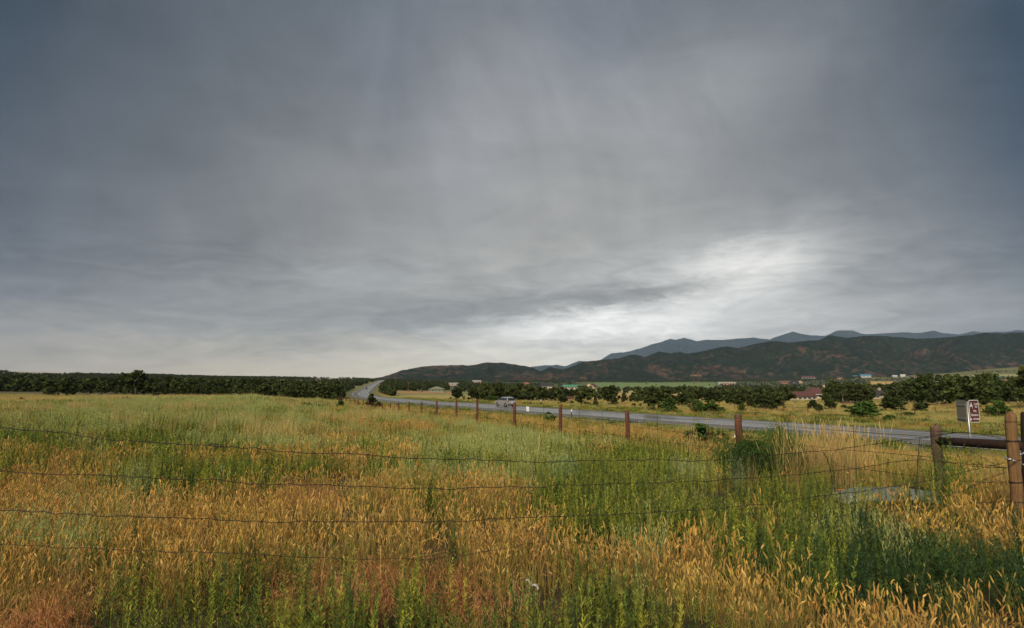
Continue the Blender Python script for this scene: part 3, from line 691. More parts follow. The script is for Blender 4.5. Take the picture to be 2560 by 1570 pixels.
# kind blobs in the field: (u, v, su, sv, kind, weight)  (where such plants stand in the photo)
BL = [
 # far field, pale sage
 (300, 1040, 500, 40, 'sage', 2.4), (900, 1075, 700, 40, 'sage', 1.8), (600, 1050, 800, 50, 'straw', 0.7), (600, 1060, 800, 50, 'orange', 0.6), (600, 1060, 900, 60, 'weed', 0.8), (560, 1000, 250, 14, 'sage', 4), (1350, 1110, 300, 40, 'sage', 1.4), (1000, 1110, 600, 40, 'yellow', 0.5),
 (700, 1045, 220, 14, 'orange', 1.3), (960, 1045, 260, 12, 'straw', 1.0), (950, 1058, 220, 10, 'gold', 1.1), (1200, 1075, 60, 30, 'orange', 1.5), (1500, 1065, 130, 25, 'orange', 3.0), (1430, 1085, 300, 25, 'orange', 0.8), (1600, 1130, 300, 26, 'weed', 2.0), (1350, 1120, 300, 26, 'sage', 1.5),
 (150, 1130, 350, 25, 'yellow', 0.7), (120, 1090, 300, 25, 'sage', 1.2), (150, 1120, 60, 12, 'cheat', 0.8), (80, 1080, 200, 14, 'orange', 0.5),
 (500, 1120, 400, 30, 'weed', 0.9), (1100, 1140, 400, 40, 'weed', 1.2), (1050, 1170, 300, 30, 'sage', 0.7),
 # golden band
 (100, 1250, 420, 75, 'gold', 3.2), (500, 1290, 300, 90, 'gold', 3.2), (860, 1270, 220, 60, 'gold', 3.6), (1150, 1320, 260, 60, 'gold', 2.8), (1480, 1385, 210, 24, 'gold', 3.4), (980, 1200, 300, 30, 'gold', 1.2),
 (60, 1160, 250, 22, 'gold', 1.5), (60, 1400, 160, 60, 'gold', 2.4), (1150, 1250, 200, 30, 'gold', 1.2),
 # russet
 (300, 1470, 130, 55, 'cheat', 2.6), (100, 1620, 200, 120, 'cheat', 2.2), (850, 1440, 220, 45, 'cheat', 3.2), (1250, 1450, 110, 70, 'cheat', 3.8), (1250, 1400, 60, 40, 'orange', 1.5), (700, 1480, 200, 45, 'cheat', 2.0), (1110, 1220, 100, 25, 'cheat', 0.4), (730, 1250, 90, 30, 'cheat', 0.8), (2450, 1700, 260, 80, 'cheat', 0.8),
 # green weeds mid right and front
 (1650, 1215, 380, 60, 'weed', 3.2), (1400, 1240, 200, 60, 'weed', 1.6), (2000, 1260, 330, 60, 'weed', 2.6), (1980, 1200, 200, 30, 'weed', 1.5), (1600, 1170, 300, 40, 'yellow', 0.9),
 (1370, 1530, 290, 90, 'weed', 7.5), (850, 1600, 420, 110, 'weed', 7.5), (250, 1640, 300, 60, 'weed', 3.0), (1900, 1640, 300, 60, 'weed', 3.0), (600, 1520, 90, 60, 'weed', 1.8), (1000, 1520, 130, 70, 'weed', 2.0), (1560, 1480, 200, 60, 'dark', 2.6), (1800, 1400, 160, 60, 'dark', 1.5), (1980, 1370, 190, 60, 'weed', 2.2),
 (2250, 1380, 330, 62, 'dark', 11.0), (2480, 1420, 260, 90, 'dark', 9.0), (2150, 1390, 150, 50, 'weed', 1.6), (2050, 1460, 300, 50, 'weed', 1.8),
 (480, 1620, 380, 100, 'yellow', 5.0), (250, 1520, 180, 70, 'yellow', 1.0), (350, 1470, 60, 70, 'weed', 1.0),
 # front right gold
 (1780, 1480, 110, 45, 'gold', 3.2), (1950, 1480, 110, 45, 'gold', 2.8), (2000, 1640, 260, 90, 'gold', 4.2), (2350, 1580, 330, 80, 'gold', 3.0), (2520, 1490, 60, 50, 'gold', 1.2), (1720, 1610, 90, 60, 'gold', 1.2), (1980, 1360, 90, 15, 'gold', 0.7), (1740, 1355, 120, 18, 'gold', 2.0), (1900, 1310, 80, 20, 'gold', 0.6),
 (2270, 1290, 70, 28, 'gold', 5.0), (2420, 1290, 110, 40, 'gold', 4.5), (2430, 1240, 160, 30, 'orange', 2.2), (2480, 1300, 120, 30, 'cheat', 0.8),
 # straw by the fence
 (2070, 1165, 120, 22, 'straw', 5.0), (1900, 1190, 130, 16, 'straw', 4.0), (2180, 1190, 150, 24, 'straw', 3.0), (2100, 1200, 250, 26, 'weed', 1.6), (2150, 1175, 200, 20, 'gold', 1.6), (2350, 1200, 150, 30, 'yellow', 1.0), (2420, 1210, 160, 32, 'straw', 3.2), (1760, 1150, 120, 20, 'straw', 0.5), (2120, 1150, 150, 20, 'orange', 2.5), (2330, 1170, 100, 30, 'grass', 2.0), (2350, 1215, 70, 30, 'weed', 4.0)]
def field_kinds(u, v, x, y, n):
    Wt = np.full((n, len(KINDS)), 0.02)
    Wt[:, KINDS.index('sage')] = 0.25; Wt[:, KINDS.index('weed')] = 0.15; Wt[:, KINDS.index('gold')] = 0.1
    for k, kd in enumerate(KINDS):
        nz = vnoise(x * 0.9, y * 0.9, 50 + k, 2); nz2 = vnoise(x * 0.22, y * 0.22, 90 + k, 2)
        g = np.zeros(n)
        for b in BL:
            if b[4] == kd: g += b[5] * np.exp(-((u - b[0]) / b[2]) ** 2 - ((v - b[1]) / b[3]) ** 2)
        Wt[:, k] = (Wt[:, k] + g) * np.exp(5.0 * (nz - 0.5) + 4.5 * (nz2 - 0.5)) * {'gold': 0.8, 'cheat': 3.6, 'orange': 1.2}.get(kd, 1.0)
    return (Wt / Wt.sum(1)[:, None]) ** np.where(v < 1090, 1.9, 2.2)[:, None]
def verge_kinds(sd, x, y, n):
    Wt = np.full((n, len(KINDS)), 0.02); K = KINDS.index; nz = vnoise(x * 0.12, y * 0.12, 61, 2); nz2 = vnoise(x * 0.4, y * 0.4, 62, 2); a = np.abs(sd)
    Wt[:, K('grass')] = 0.6 + 2.5 * np.exp(-((a - 10) / 5) ** 2); Wt[:, K('straw')] = 0.6 * sstep(a, 12, 22) * np.exp(3 * (nz - 0.5)); Wt[:, K('orange')] = 2.6 * np.exp(5 * (nz - 0.5)) * sstep(a, 12, 20); Wt[:, K('gold')] = 0.8 * sstep(a, 15, 25)
    Wt[:, K('weed')] = 1.1 * np.exp(6 * (nz2 - 0.5)); Wt[:, K('dark')] = 0.5 * np.exp(8 * (nz2 - 0.55)); Wt[:, K('yellow')] = 0.5; Wt[:, K('cheat')] = 0.4
    return Wt
def beyond_kinds(sd, u, x, y, n):
    Wt = np.full((n, len(KINDS)), 0.01); K = KINDS.index; nz = vnoise(x * 0.06, y * 0.06, 71, 2); nz2 = vnoise(x * 0.3, y * 0.3, 72, 2)
    s = np.abs(sd)
    Wt[:, K('grass')] = 4 * np.exp(-((s - 9) / 5.5) ** 2) + 0.15; Wt[:, K('straw')] = 1.3 * sstep(s, 14, 22)
    Wt[:, K('orange')] = 2.0 * np.exp(-((s - 15) / 4) ** 2) * np.exp(4 * (nz - 0.5)); Wt[:, K('cheat')] = 0.8 * np.exp(-((s - 15) / 4) ** 2) * np.exp(4 * (nz2 - 0.5))
    Wt[:, K('weed')] = 1.3 * np.exp(6 * (nz2 - 0.5)) * np.exp(-((s - 17) / 12) ** 2); Wt[:, K('dark')] = 0.5 * np.exp(8 * (nz2 - 0.55)); Wt[:, K('sage')] = 0.5 * np.exp(5 * (nz - 0.5)); Wt[:, K('yellow')] = 0.4
    return Wt
def leftmeadow_kinds(x, y, n):
    Wt = np.full((n, len(KINDS)), 0.01); K = KINDS.index; nz = vnoise(x * 0.1, y * 0.1, 81, 2)
    Wt[:, K('straw')] = 0.9; Wt[:, K('orange')] = 0.6 * np.exp(4 * (nz - 0.5)); Wt[:, K('sage')] = 0.8 * np.exp(-4 * (nz - 0.5)); Wt[:, K('cheat')] = 0.3
    return Wt
PUT = {k: [] for k in KINDS}
BARE = [(1375, 1545, 60, 60, 1.0), (1330, 1500, 40, 30, 1.0)]     # photo positions of the bare soil mound
def fill():
    bands = [(1.3, 3.2, 62, 0), (3.2, 6.5, 62, 0), (6.5, 11, 42, 0), (11, 17, 16, 1), (17, 27, 11, 1), (27, 45, 6.0, 1), (45, 75, 1.7, 2), (75, 120, 1.1, 2), (120, 200, 0.6, 2), (200, 330, 0.16, 2)]
    for y0, y1, rho, lod in bands:
        wmax = lambda y: 1.0 * y + 2.5
        area = (y1 - y0) * 2 * wmax((y0 + y1) / 2); n = int(area * rho)
        y = np.sqrt(rng.uniform(y0 ** 2, y1 ** 2, n)); x = rng.uniform(-1, 1, n) * wmax(y)
        z = ground_z(x, y); u, v = proj(x, y, z + np.where(y < 30, 0.27, 0.2)); sd, _ = road_field(x, y)
        inroad = (np.abs(sd) < 7.9)
        infield = (x < fence_x(y) + 0.4) | (y < 9.5)
        infield &= (y < 118); lm = (sd < 0) & ((y > 62) & (x < -0.42 * y + 5) & ~((y < 90) & (u > 650)))
        bey = sd > 0
        Wf = field_kinds(u, v, x, y, n); Wv = verge_kinds(sd, x, y, n); Wb = beyond_kinds(sd, u, x, y, n); Wl = leftmeadow_kinds(x, y, n)
        Wt = np.where(bey[:, None], Wb, np.where(infield[:, None] & ~lm[:, None], Wf, np.where(lm[:, None], Wl, Wv)))
        Wt /= Wt.sum(1)[:, None]; cum = np.cumsum(Wt, 1); kk = (rng.uniform(size=n)[:, None] > cum).sum(1).clip(0, len(KINDS) - 1)
        keep = ~inroad
        # bare soil gaps
        gap = vnoise(x * 1.1, y * 1.1, 33, 2); gap2 = vnoise(x * 0.35, y * 0.35, 34, 2)
        thr = np.where(y < 6, 0.29, np.where(y < 30, 0.35, 0.30))
        keep &= ~((gap < thr) & (gap2 < 0.6) & infield)
        for b in BARE:
            pb = hit(b[0], b[1]); keep &= ~((np.hypot((x - pb.x), (y - pb.y) * 0.6) < b[2] / F_PX * pb.y * 1.1))
        keep &= ~((y > 160) & (sd < 0)) # woodland takes over
        keep &= ~((np.hypot(x - DOME.x, (y - DOME.y)) < 1.3) & (y < DOME.y + 0.75) & (y > DOME.y - 0.55) & (rng.uniform(size=n) < 0.9)) if DOME is not None else True
        sz = rng.uniform(0.75, 1.2, n); sz *= np.where(y < 3.2, 0.72, np.where(y < 4.5, 0.88, 1.0))
        us_ = CX + F_PX * x / np.maximum(y, 0.1); keep &= ~((us_ > 2062) & (us_ < 2150) & (y > LBAR.y - 1.7) & (y < LBAR.y + 0.1) & (rng.uniform(size=n) < 0.88)); keep &= ~((us_ > 1780) & (us_ < 1990) & (y > 9.0) & (y < 12.2) & (rng.uniform(size=n) < 0.85))
        keep &= ~((np.hypot(x - DOME.x - 0.1, (y - DOME.y + 0.6) * 1.0) < 1.15) & (rng.uniform(size=n) < 0.2))
        for k, kd in enumerate(KINDS):
            m = keep & (kk == k)
            if not m.any(): continue
            c = m.sum(); off = sum(NVAR[:lod]); idx = off + rng.integers(0, NVAR[lod], c)
            s = sz[m]; sv = np.stack([s, s, s * rng.uniform(0.8, 1.2, c)], 1)
            rot = np.stack([rng.normal(0, 0.06, c), rng.normal(0, 0.06, c), rng.uniform(0, 6.283, c)], 1)
            PUT[kd].append((np.stack([x[m], y[m], z[m] - 0.01], 1), rot, sv, idx))
DOME = hit(2190, 1262); LBAR = hit(2106, 1250)
fill()
for kd in KINDS:
    if PUT[kd]:
        P_ = np.concatenate([p[0] for p in PUT[kd]]); o = scatter(NAMES[kd][0], P_, np.concatenate([p[1] for p in PUT[kd]]), np.concatenate([p[2] for p in PUT[kd]]), np.concatenate([p[3] for p in PUT[kd]]), tuft_col[kd])
        tag(o, NAMES[kd][1], NAMES[kd][2], kind='stuff'); print(kd, len(P_))

#@@REST0
# ------------------------------------------------------------------ trees
JUN = (0.036, 0.046, 0.016); JUN2 = (0.074, 0.088, 0.027); COT = (0.036, 0.048, 0.016); COT2 = (0.074, 0.092, 0.028); WIL = (0.05, 0.085, 0.02); WIL2 = (0.085, 0.13, 0.03)
def crown_mesh(name, kind, seed, nclump=70, nleaf=14, leaf=0.05, link=False, cols=None):
    r = np.random.default_rng(seed); Vs = []; Cs = []; Fs = []
    prm = dict(juniper=(0.05, 0.50, JUN, JUN2), cottonwood=(0.14, 0.50, COT, COT2), willow=(0.0, 0.50, WIL, WIL2), conifer=(0.03, 0.5, JUN, JUN2), shrub=(0.0, 0.5, JUN, COT2))[kind]
    z0, rad, c0, c1 = prm
    if cols: c0, c1 = cols
    lob = r.uniform(0, 6.28, 4); nL = 7 if kind in ('juniper', 'shrub') else 9; LB = [(r.uniform(0, 6.28), r.uniform(0.45, 0.95), r.uniform(0.15, 0.9)) for _ in range(nL)]
    for k in range(nclump):
        z = z0 + (1 - z0) * r.uniform(0, 1) ** (0.85 if kind != 'conifer' else 1.3); t = (z - z0) / (1 - z0); a = r.uniform(0, 6.28)
        if kind == 'conifer': R = rad * (1 - t) ** 0.75 * (0.55 + 0.45 * min(1, t * 6 + 0.4))
        elif kind == 'cottonwood': R = rad * math.sin(math.pi * min(1, 0.12 + t * 0.86)) ** 0.6
        elif kind == 'willow': R = rad * math.sqrt(max(0.0, 1 - t ** 2.4))
        else: R = rad * math.sqrt(max(0, 1 - t ** 2.2)) * (0.72 + 0.28 * min(1, t * 4))
        R *= 0.86 + 0.22 * math.sin(2 * a + lob[0]) * math.sin(3 * z * 3 + lob[1]) + 0.1 * math.sin(5 * a + lob[2])
        q = R * math.sqrt(r.uniform(0.25, 1.0)); c = np.array([q * math.cos(a), q * math.sin(a), min(z, 0.97)])
        if kind != 'conifer' and r.uniform() < 0.75:
            la, lr, lz = LB[r.integers(0, nL)]; Rl = rad * lr * math.sqrt(max(0.1, 1 - lz ** 2.2)); lc = np.array([Rl * math.cos(la), Rl * math.sin(la), z0 + (1 - z0) * lz])
            c = lc + (c - lc) * r.uniform(0.25, 0.55); c[2] = max(c[2], z0 * 0.6 + 0.02)
        cr = r.uniform(0.06, 0.115); mixc = r.uniform(0, 1) ** 1.5; col = np.array(c0) * (1 - mixc) + np.array(c1) * mixc
        m = nleaf; d = r.normal(size=(m, 3)); d /= np.linalg.norm(d, axis=1)[:, None]
        P = c + d * cr * r.uniform(0.4, 1.0, (m, 1)) * np.array([1, 1, 0.75]); P[:, 2] = np.clip(P[:, 2], 0.01, 1.02)
        A = r.normal(size=(m, 3)); A /= np.linalg.norm(A, axis=1)[:, None]; B = np.cross(A, r.normal(size=(m, 3))); B /= np.linalg.norm(B, axis=1)[:, None]
        s = leaf * r.uniform(0.55, 1.2, (m, 1)); b = sum(len(x) for x in Vs)
        quad = np.stack([P - A * s * 0.5, P + B * s * 0.42, P + A * s * 0.5, P - B * s * 0.42], 1).reshape(-1, 3); Vs.append(quad)
        Cs.append(np.repeat(col * r.uniform(0.75, 1.3, (m, 1)), 4, axis=0)); Fs += [(b + 4 * i, b + 4 * i + 1, b + 4 * i + 2, b + 4 * i + 3) for i in range(m)]
    return np.concatenate(Vs), Fs, np.concatenate(Cs)
def trunk_mb(kind, seed):
    r = random.Random(seed); mb = MB()
    if kind == 'cottonwood':
        top = Vector((r.uniform(-.06, .06), r.uniform(-.06, .06), 0.62)); mid = Vector((r.uniform(-.03, .03), 0, 0.3))
        mb.tube([(0, 0, -0.06), mid, top], [0.028, 0.022, 0.010], 6)
        for k in range(6):
            a = r.uniform(0, 6.28); s = mid.lerp(top, r.uniform(0, 0.9)); e = s + Vector((math.cos(a) * .22, math.sin(a) * .22, r.uniform(.15, .32)))
            mb.tube([s, s.lerp(e, .5) + Vector((0, 0, .03)), e], [0.012, 0.009, 0.004], 5)
    elif kind in ('juniper', 'conifer'):
        mb.tube([(0, 0, -0.06), (r.uniform(-.03, .03), 0, 0.25), (r.uniform(-.04, .04), 0, 0.7)], [0.035, 0.028, 0.010], 6)
        for k in range(5):
            a = r.uniform(0, 6.28); s = Vector((0, 0, r.uniform(.12, .5))); e = s + Vector((math.cos(a) * .26, math.sin(a) * .26, r.uniform(.08, .2)))
            mb.tube([s, e], [0.014, 0.005], 5)
    else:
        for k in range(8):
            a = r.uniform(0, 6.28); e = Vector((math.cos(a) * .3, math.sin(a) * .3, r.uniform(.4, .8))); mb.tube([(0, 0, -0.05), e * 0.5 + Vector((0, 0, .05)), e], [0.014, 0.009, 0.004], 5)
    return mb
CROWN = {}; TRUNK = {}
for kd, nv, nc, nl, lf in [('juniper', 6, 95, 18, 0.125), ('cottonwood', 5, 115, 16, 0.10), ('willow', 3, 150, 20, 0.085), ('conifer', 3, 110, 16, 0.10), ('shrub', 3, 70, 16, 0.13)]:
    for i in range(nv):
        V, Fc, Cc = crown_mesh('crown', kd, 100 + i * 13 + len(kd), nc, nl, lf); V = V - 0
        CROWN[kd, i] = mesh('crown', V, Fc, M_LEAF, col=Cc, link=False).data
        TRUNK[kd, i] = trunk_mb(kd, i).build('trunk', M_BARK if kd != 'cottonwood' else M_PALEBARK, link=False, smooth=True).data
trng = random.Random(5)
NV = dict(juniper=6, cottonwood=5, willow=3, conifer=3, shrub=3)
TN = dict(juniper='juniper_tree', cottonwood='cottonwood_tree', willow='willow_bush', conifer='pinyon_bush', shrub='shrub')
TC = dict(juniper='tree', cottonwood='tree', willow='bush', conifer='tree', shrub='bush')
def tree(kind, loc, w_, h, label, group=None, cat=None, name=None):
    i = trng.randrange(NV[kind]); r = empty(name or TN[kind], loc, trng.uniform(0, 6.28), label, cat or TC[kind], group)
    r.scale = (w_, w_, h)
    for nm, dct in (('crown', CROWN), ('trunk', TRUNK)):
        o = bpy.data.objects.new(nm, dct[kind, i]); C.objects.link(o); o.parent = r
    return r
def tree_px(u, vb, wp, hp, kind, label, group=None, cat=None, name=None, d=None):
    p = hit(u, vb) if d is None else Vector(((u - CX) / F_PX * d, d, gz((u - CX) / F_PX * d, d)))
    s = p.y / F_PX
    return tree(kind, p, wp * s * 1.14, hp * s * 1.05, label, group, cat, name)
LT = [ # u, base v, width px, height px, kind, label
 (52, 1004, 18, 10, 'shrub', 'small dark bush alone in the brown meadow at far left'),
 (127, 991, 38, 23, 'juniper', 'low rounded juniper beside a taller one in the left meadow'),
 (166, 993, 36, 40, 'juniper', 'tall dark juniper at the meadow edge next to a low rounded one'),
 (338, 990, 74, 60, 'cottonwood', 'largest round-topped dark tree rising above the left woodland'),
 (314, 1004, 26, 11, 'shrub', 'flat dark bush just below the large round-topped left tree'),
 (387, 996, 17, 14, 'shrub', 'small dark bush right of the large round-topped left tree'),
 (661, 997, 48, 34, 'juniper', 'broad juniper behind the small white box at the field edge'),
 (712, 999, 34, 28, 'juniper', 'juniper just right of the one behind the white box'),
 (745, 1001, 40, 32, 'juniper', 'rounded juniper at the end of the dense left row'),
 (812, 1003, 34, 27, 'juniper', 'left one of the paired junipers before the far fence posts'),
 (834, 1004, 30, 22, 'juniper', 'right one of the paired junipers before the far fence posts'),
 (851, 1023, 26, 24, 'conifer', 'small pointed dark bush in the grass left of the far fence'),
 (928, 1021, 38, 33, 'conifer', 'pointed green pinyon in front of the road bend beside the fence'),
 (946, 1021, 20, 16, 'shrub', 'low green shrub leaning against the pinyon by the road bend'),
 (765, 1022, 40, 15, 'willow', 'low bright green bush in the mid field, left of the pair'),
 (795, 1024, 26, 12, 'willow', 'lower bright green bush beside the wider one in mid field'),
 (630, 1011, 28, 8, 'shrub', 'flat grey-brown bush on the crest of the green field'),
 (810, 1015, 24, 8, 'shrub', 'flat brownish bush behind the bright green mid-field bushes'),
 (1142, 1000, 36, 27, 'juniper', 'lone dark juniper on the far verge left of the silver car'),
 (1181, 1001, 34, 31, 'juniper', 'juniper between the lone verge tree and the dense clump'),
 (1215, 1002, 44, 38, 'juniper', 'left tree of the dense clump behind the silver car'),
 (1247, 1004, 46, 40, 'juniper', 'middle tree of the dense clump right behind the silver car'),
 (1282, 1003, 42, 32, 'juniper', 'tree behind the right edge of the silver car'),
 (1236, 1005, 40, 14, 'willow', 'light green low bush just left of the silver car'),
 (1318, 1003, 40, 36, 'juniper', 'tall dark juniper right of the silver car'),
 (1352, 1003, 30, 24, 'juniper', 'small round juniper behind the white-topped marker'),
 (1376, 1004, 34, 30, 'juniper', 'juniper above the straw strip left of the big dark pair'),
 (1405, 1010, 30, 22, 'juniper', 'low juniper touching the left of the big dark tree'),
 (1453, 1015, 50, 48, 'juniper', 'big dark juniper above the road, left of the two small saplings'),
 (1489, 1016, 18, 20, 'conifer', 'thin sapling beside the big dark juniper above the road'),
 (1521, 1008, 44, 38, 'juniper', 'wide dark juniper on the meadow behind a small green tree'),
 (1536, 1014, 24, 25, 'conifer', 'small lighter green tree in front of the wide meadow juniper'),
 (1561, 1008, 20, 25, 'juniper', 'first of three small junipers in a row on the meadow'),
 (1580, 1008, 19, 20, 'juniper', 'middle of three small junipers in a row on the meadow'),
 (1598, 1008, 20, 22, 'juniper', 'third of three small junipers in a row, next to the huge one'),
 (1585, 1018, 14, 10, 'shrub', 'tiny round bush below the three small junipers'),
 (1601, 1018, 12, 9, 'shrub', 'tiny bush close to the foot of the huge dark juniper'),
 (1634, 1025, 56, 54, 'juniper', 'huge dark juniper beside the road, the biggest of the right side'),
 (1674, 1028, 44, 33, 'willow', 'light green bush at the right foot of the huge juniper'),
 (1672, 1013, 52, 36, 'juniper', 'dark tree behind the light green roadside bush'),
 (1704, 1016, 44, 30, 'juniper', 'olive tree between the huge juniper and the power pole'),
 (1731, 1019, 30, 36, 'juniper', 'narrow dark tree beneath the wooden power pylon'),
 (1778, 1011, 48, 34, 'juniper', 'dark tree behind the wide light green roadside bush'),
 (1745, 1032, 42, 30, 'willow', 'left half of the wide light green roadside bush'),
 (1778, 1032, 46, 29, 'willow', 'right half of the wide light green roadside bush'),
 (1806, 1032, 18, 14, 'willow', 'little grey-green bush right of the wide roadside bush'),
 (1826, 1014, 36, 30, 'juniper', 'dark juniper left of the taller rounded pair member'),
 (1852, 1019, 36, 32, 'juniper', 'rounded dark juniper beside the gap in the golden field'),
 (1855, 1031, 22, 20, 'willow', 'pale green round bush before the dark junipers'),
 (1878, 1020, 28, 20, 'juniper', 'low dark juniper left of the broad dark thicket tree'),
 (1908, 1025, 52, 34, 'juniper', 'left tree of the broad black thicket by the road'),
 (1942, 1026, 50, 30, 'juniper', 'right tree of the broad black thicket by the road'),
 (1960, 1031, 24, 9, 'shrub', 'orange-brown dry bush right of the broad black thicket'),
 (1891, 1038, 30, 8, 'shrub', 'rusty red low bush on the far verge'),
 (2034, 1026, 28, 26, 'juniper', 'dark juniper standing alone left on the pale meadow'),
 (2050, 1034, 22, 22, 'juniper', 'smaller juniper in front of the lone meadow juniper'),
 (2074, 1026, 34, 28, 'juniper', 'dark round juniper left of the great green bush'),
 (2109, 1024, 16, 12, 'shrub', 'small round bush between juniper and the great green bush'),
 (2159, 1047, 80, 40, 'willow', 'great rounded bright green bush beside the road'),
 (2166, 1018, 44, 18, 'shrub', 'dark low tree behind the great green bush'),
 (2236, 1031, 64, 40, 'cottonwood', 'large rounded olive tree on the meadow edge, left of the road sign'),
 (2225, 1053, 34, 15, 'willow', 'low green shrub on the verge right of the great bush'),
 (2270, 1043, 44, 12, 'willow', 'wide flat green shrub on the verge by the leaning fence post'),
 (2322, 1047, 11, 8, 'shrub', 'tiny grey-green round bush on the meadow near the sign'),
 (2305, 1032, 46, 24, 'juniper', 'dark bushy tree on the meadow edge just left of the road sign'),
 (2500, 1046, 50, 42, 'willow', 'rounded olive green bush behind the peeled wooden post'),
 (2475, 1038, 30, 24, 'juniper', 'dark bush between the road sign and the peeled post'),
]
DRYC = {'orange-brown': ((0.30, 0.13, 0.04), (0.42, 0.2, 0.07)), 'rusty red': ((0.20, 0.06, 0.03), (0.3, 0.11, 0.05)), 'brownish bush': ((0.10, 0.07, 0.05), (0.15, 0.11, 0.08)), 'grey-brown': ((0.09, 0.075, 0.05), (0.14, 0.11, 0.08)), 'grey-green round': ((0.12, 0.15, 0.10), (0.16, 0.2, 0.13))}
for u, vb, wp, hp, kd, lab in LT:
    t = tree_px(u, vb, wp, hp, kd, lab)
    for key, cc in DRYC.items():
        if key in lab:
            V, Fc, Cc = crown_mesh('crown', 'shrub', int(u), 60, 14, 0.09, cols=cc)
            old = [c for c in t.children if c.name.startswith('crown')][0]
            old.data = mesh('crown', V, Fc, M_LEAF, col=Cc, link=False).data
def inverts(u, table): return float(np.interp(u, [p[0] for p in table], [p[1] for p in table]))
MEADOW_EDGE = [(-60, 976), (0, 978), (130, 982), (260, 986), (420, 990), (560, 992), (640, 995), (760, 999), (860, 999)]
HWIN = [(1968, 2066, 993), (2168, 2226, 995), (1466, 1494, 973), (1408, 1454, 972), (1348, 1378, 969), (1073, 1112, 979), (1122, 1146, 963)]
ORD = ['nearest', 'second', 'third', 'fourth', 'fifth', 'sixth', 'seventh', 'eighth', 'ninth', 'tenth', 'eleventh', 'twelfth']
def auto(n, u0, u1, vf, kind, hrange, wr, label, group, seed, marks, px=None):
    r = random.Random(seed); made = []
    for k in range(n):
        u = u0 + (u1 - u0) * (k + r.random()) / n; v = vf(u, r); kd = kind if isinstance(kind, str) else r.choice(kind); p = hit(u, v, 4000); h = r.uniform(*hrange)
        if px: h = r.uniform(*px) * p.y / F_PX
        if abs(float(road_field(p.x, p.y)[0][0])) < 13: continue
        if any(a < u < b and v > vb_ - 3 and h * F_PX / p.y > 9 and v - h * F_PX / p.y < vb_ - 3 for a, b, vb_ in HWIN): continue
        made.append((u, tree(kd, p, h * r.uniform(*wr), h, label, group)))
    cnt = {}
    for u, t in sorted(made, key=lambda q: min(abs(q[0] - m[0]) for m in marks)):
        m = min(marks, key=lambda m: abs(u - m[0])); sd_ = 'left' if u < m[0] else 'right'; q = (m[1], sd_); i = cnt.get(q, 0); cnt[q] = i + 1
        t['label'] = ('%s %s, %s %s of %s' % (label, group[0], ORD[min(i, 11)], sd_, m[1].replace('the ', '', 1) if len(m[1].split()) + len(group[0].split()) > 10 else m[1]))
        t['group'] = group[1]
LM = [(166, 'the tall meadow juniper'), (338, 'the large round-topped tree'), (480, 'the crest of the green field'), (674, 'the white box'), (813, 'the white trailer'), (20, 'the left frame edge')]
ME = lambda a, b: (lambda u, r: inverts(u, MEADOW_EDGE) - r.uniform(a, b))
auto(62, -40, 800, ME(0, 2.5), 'juniper', (4, 5), (0.85, 1.25), 'dark juniper', ('in the left woodland front row', 'junipers in the front row of the left woodland'), 1, LM, px=(16, 36))
auto(66, -60, 860, ME(3, 16), 'juniper', (4, 6), (0.85, 1.25), 'dark juniper', ('deep in the left woodland', 'junipers deeper in the left woodland'), 2, LM, px=(14, 34))
auto(16, 985, 1200, lambda u, r: r.uniform(975.5, 979), 'juniper', (5.5, 8), (0.9, 1.2), 'dark tree', ('behind the striped pasture', 'trees behind the striped pasture'), 3, [(1021, 'the grey utility pole'), (1091, 'the sage barn'), (1146, 'the solar panels')])
auto(20, 1190, 1420, lambda u, r: r.uniform(985, 1000), 'juniper', (4.5, 6.5), (0.9, 1.3), 'olive tree', ('in the grove behind the car', 'trees of the grove behind the car'), 4, [(1263, 'the silver car'), (1318, 'the tall dark juniper'), (1405, 'the farm shed')])
auto(20, 1440, 1800, lambda u, r: r.uniform(975, 982), 'juniper', (4.5, 7), (1.1, 1.5), 'round dark tree', ('between the far fields', 'trees scattered between the far fields'), 5, [(1479, 'the cream gabled house'), (1580, 'the three small junipers'), (1653, 'the small utility pole'), (1742, 'the tall pylon')])
auto(26, 1620, 2010, lambda u, r: r.uniform(981, 984.5), ['juniper', 'cottonwood'], (7, 10), (0.9, 1.3), 'dark tree', ('above the golden field', 'tree belt above the golden field'), 6, [(1742, 'the tall pylon'), (1807, 'the white tank'), (1890, 'the low brown-roofed house'), (1970, 'the red-roofed wing')])
auto(16, 1960, 2090, lambda u, r: r.uniform(1003, 1008), ['juniper', 'cottonwood'], (4.0, 5.4), (1.0, 1.4), 'dark tree', ('before the red-roofed house', 'trees in front of the red-roofed house'), 7, [(1990, 'its white garden wall'), (2040, 'its hipped roof')])
auto(22, 2070, 2330, lambda u, r: r.uniform(1007, 1010), 'cottonwood', (5.5, 9.0), (0.85, 1.2), 'leafy dark tree', ('behind the pale meadow', 'grove behind the pale meadow'), 8, [(2130, 'the ruined shed'), (2196, 'the dark-roofed house'), (2290, 'the tall fence post')])
auto(20, 2300, 2640, lambda u, r: r.uniform(1009, 1022), 'cottonwood', (6.5, 9.5), (0.9, 1.25), 'pale-limbed tree', ('in the grove behind the sign', 'grove behind the road sign'), 9, [(2405, 'the road sign'), (2525, 'the peeled post')])
auto(16, 2060, 2620, lambda u, r: r.uniform(990, 1000), 'cottonwood', (8, 12), (0.9, 1.2), 'broad dark tree', ('deep in the grove', 'deep grove between the houses'), 10, [(2070, 'the red-brown hipped roof'), (2196, 'the dark-roofed house'), (2405, 'the road sign'), (2525, 'the peeled post')])
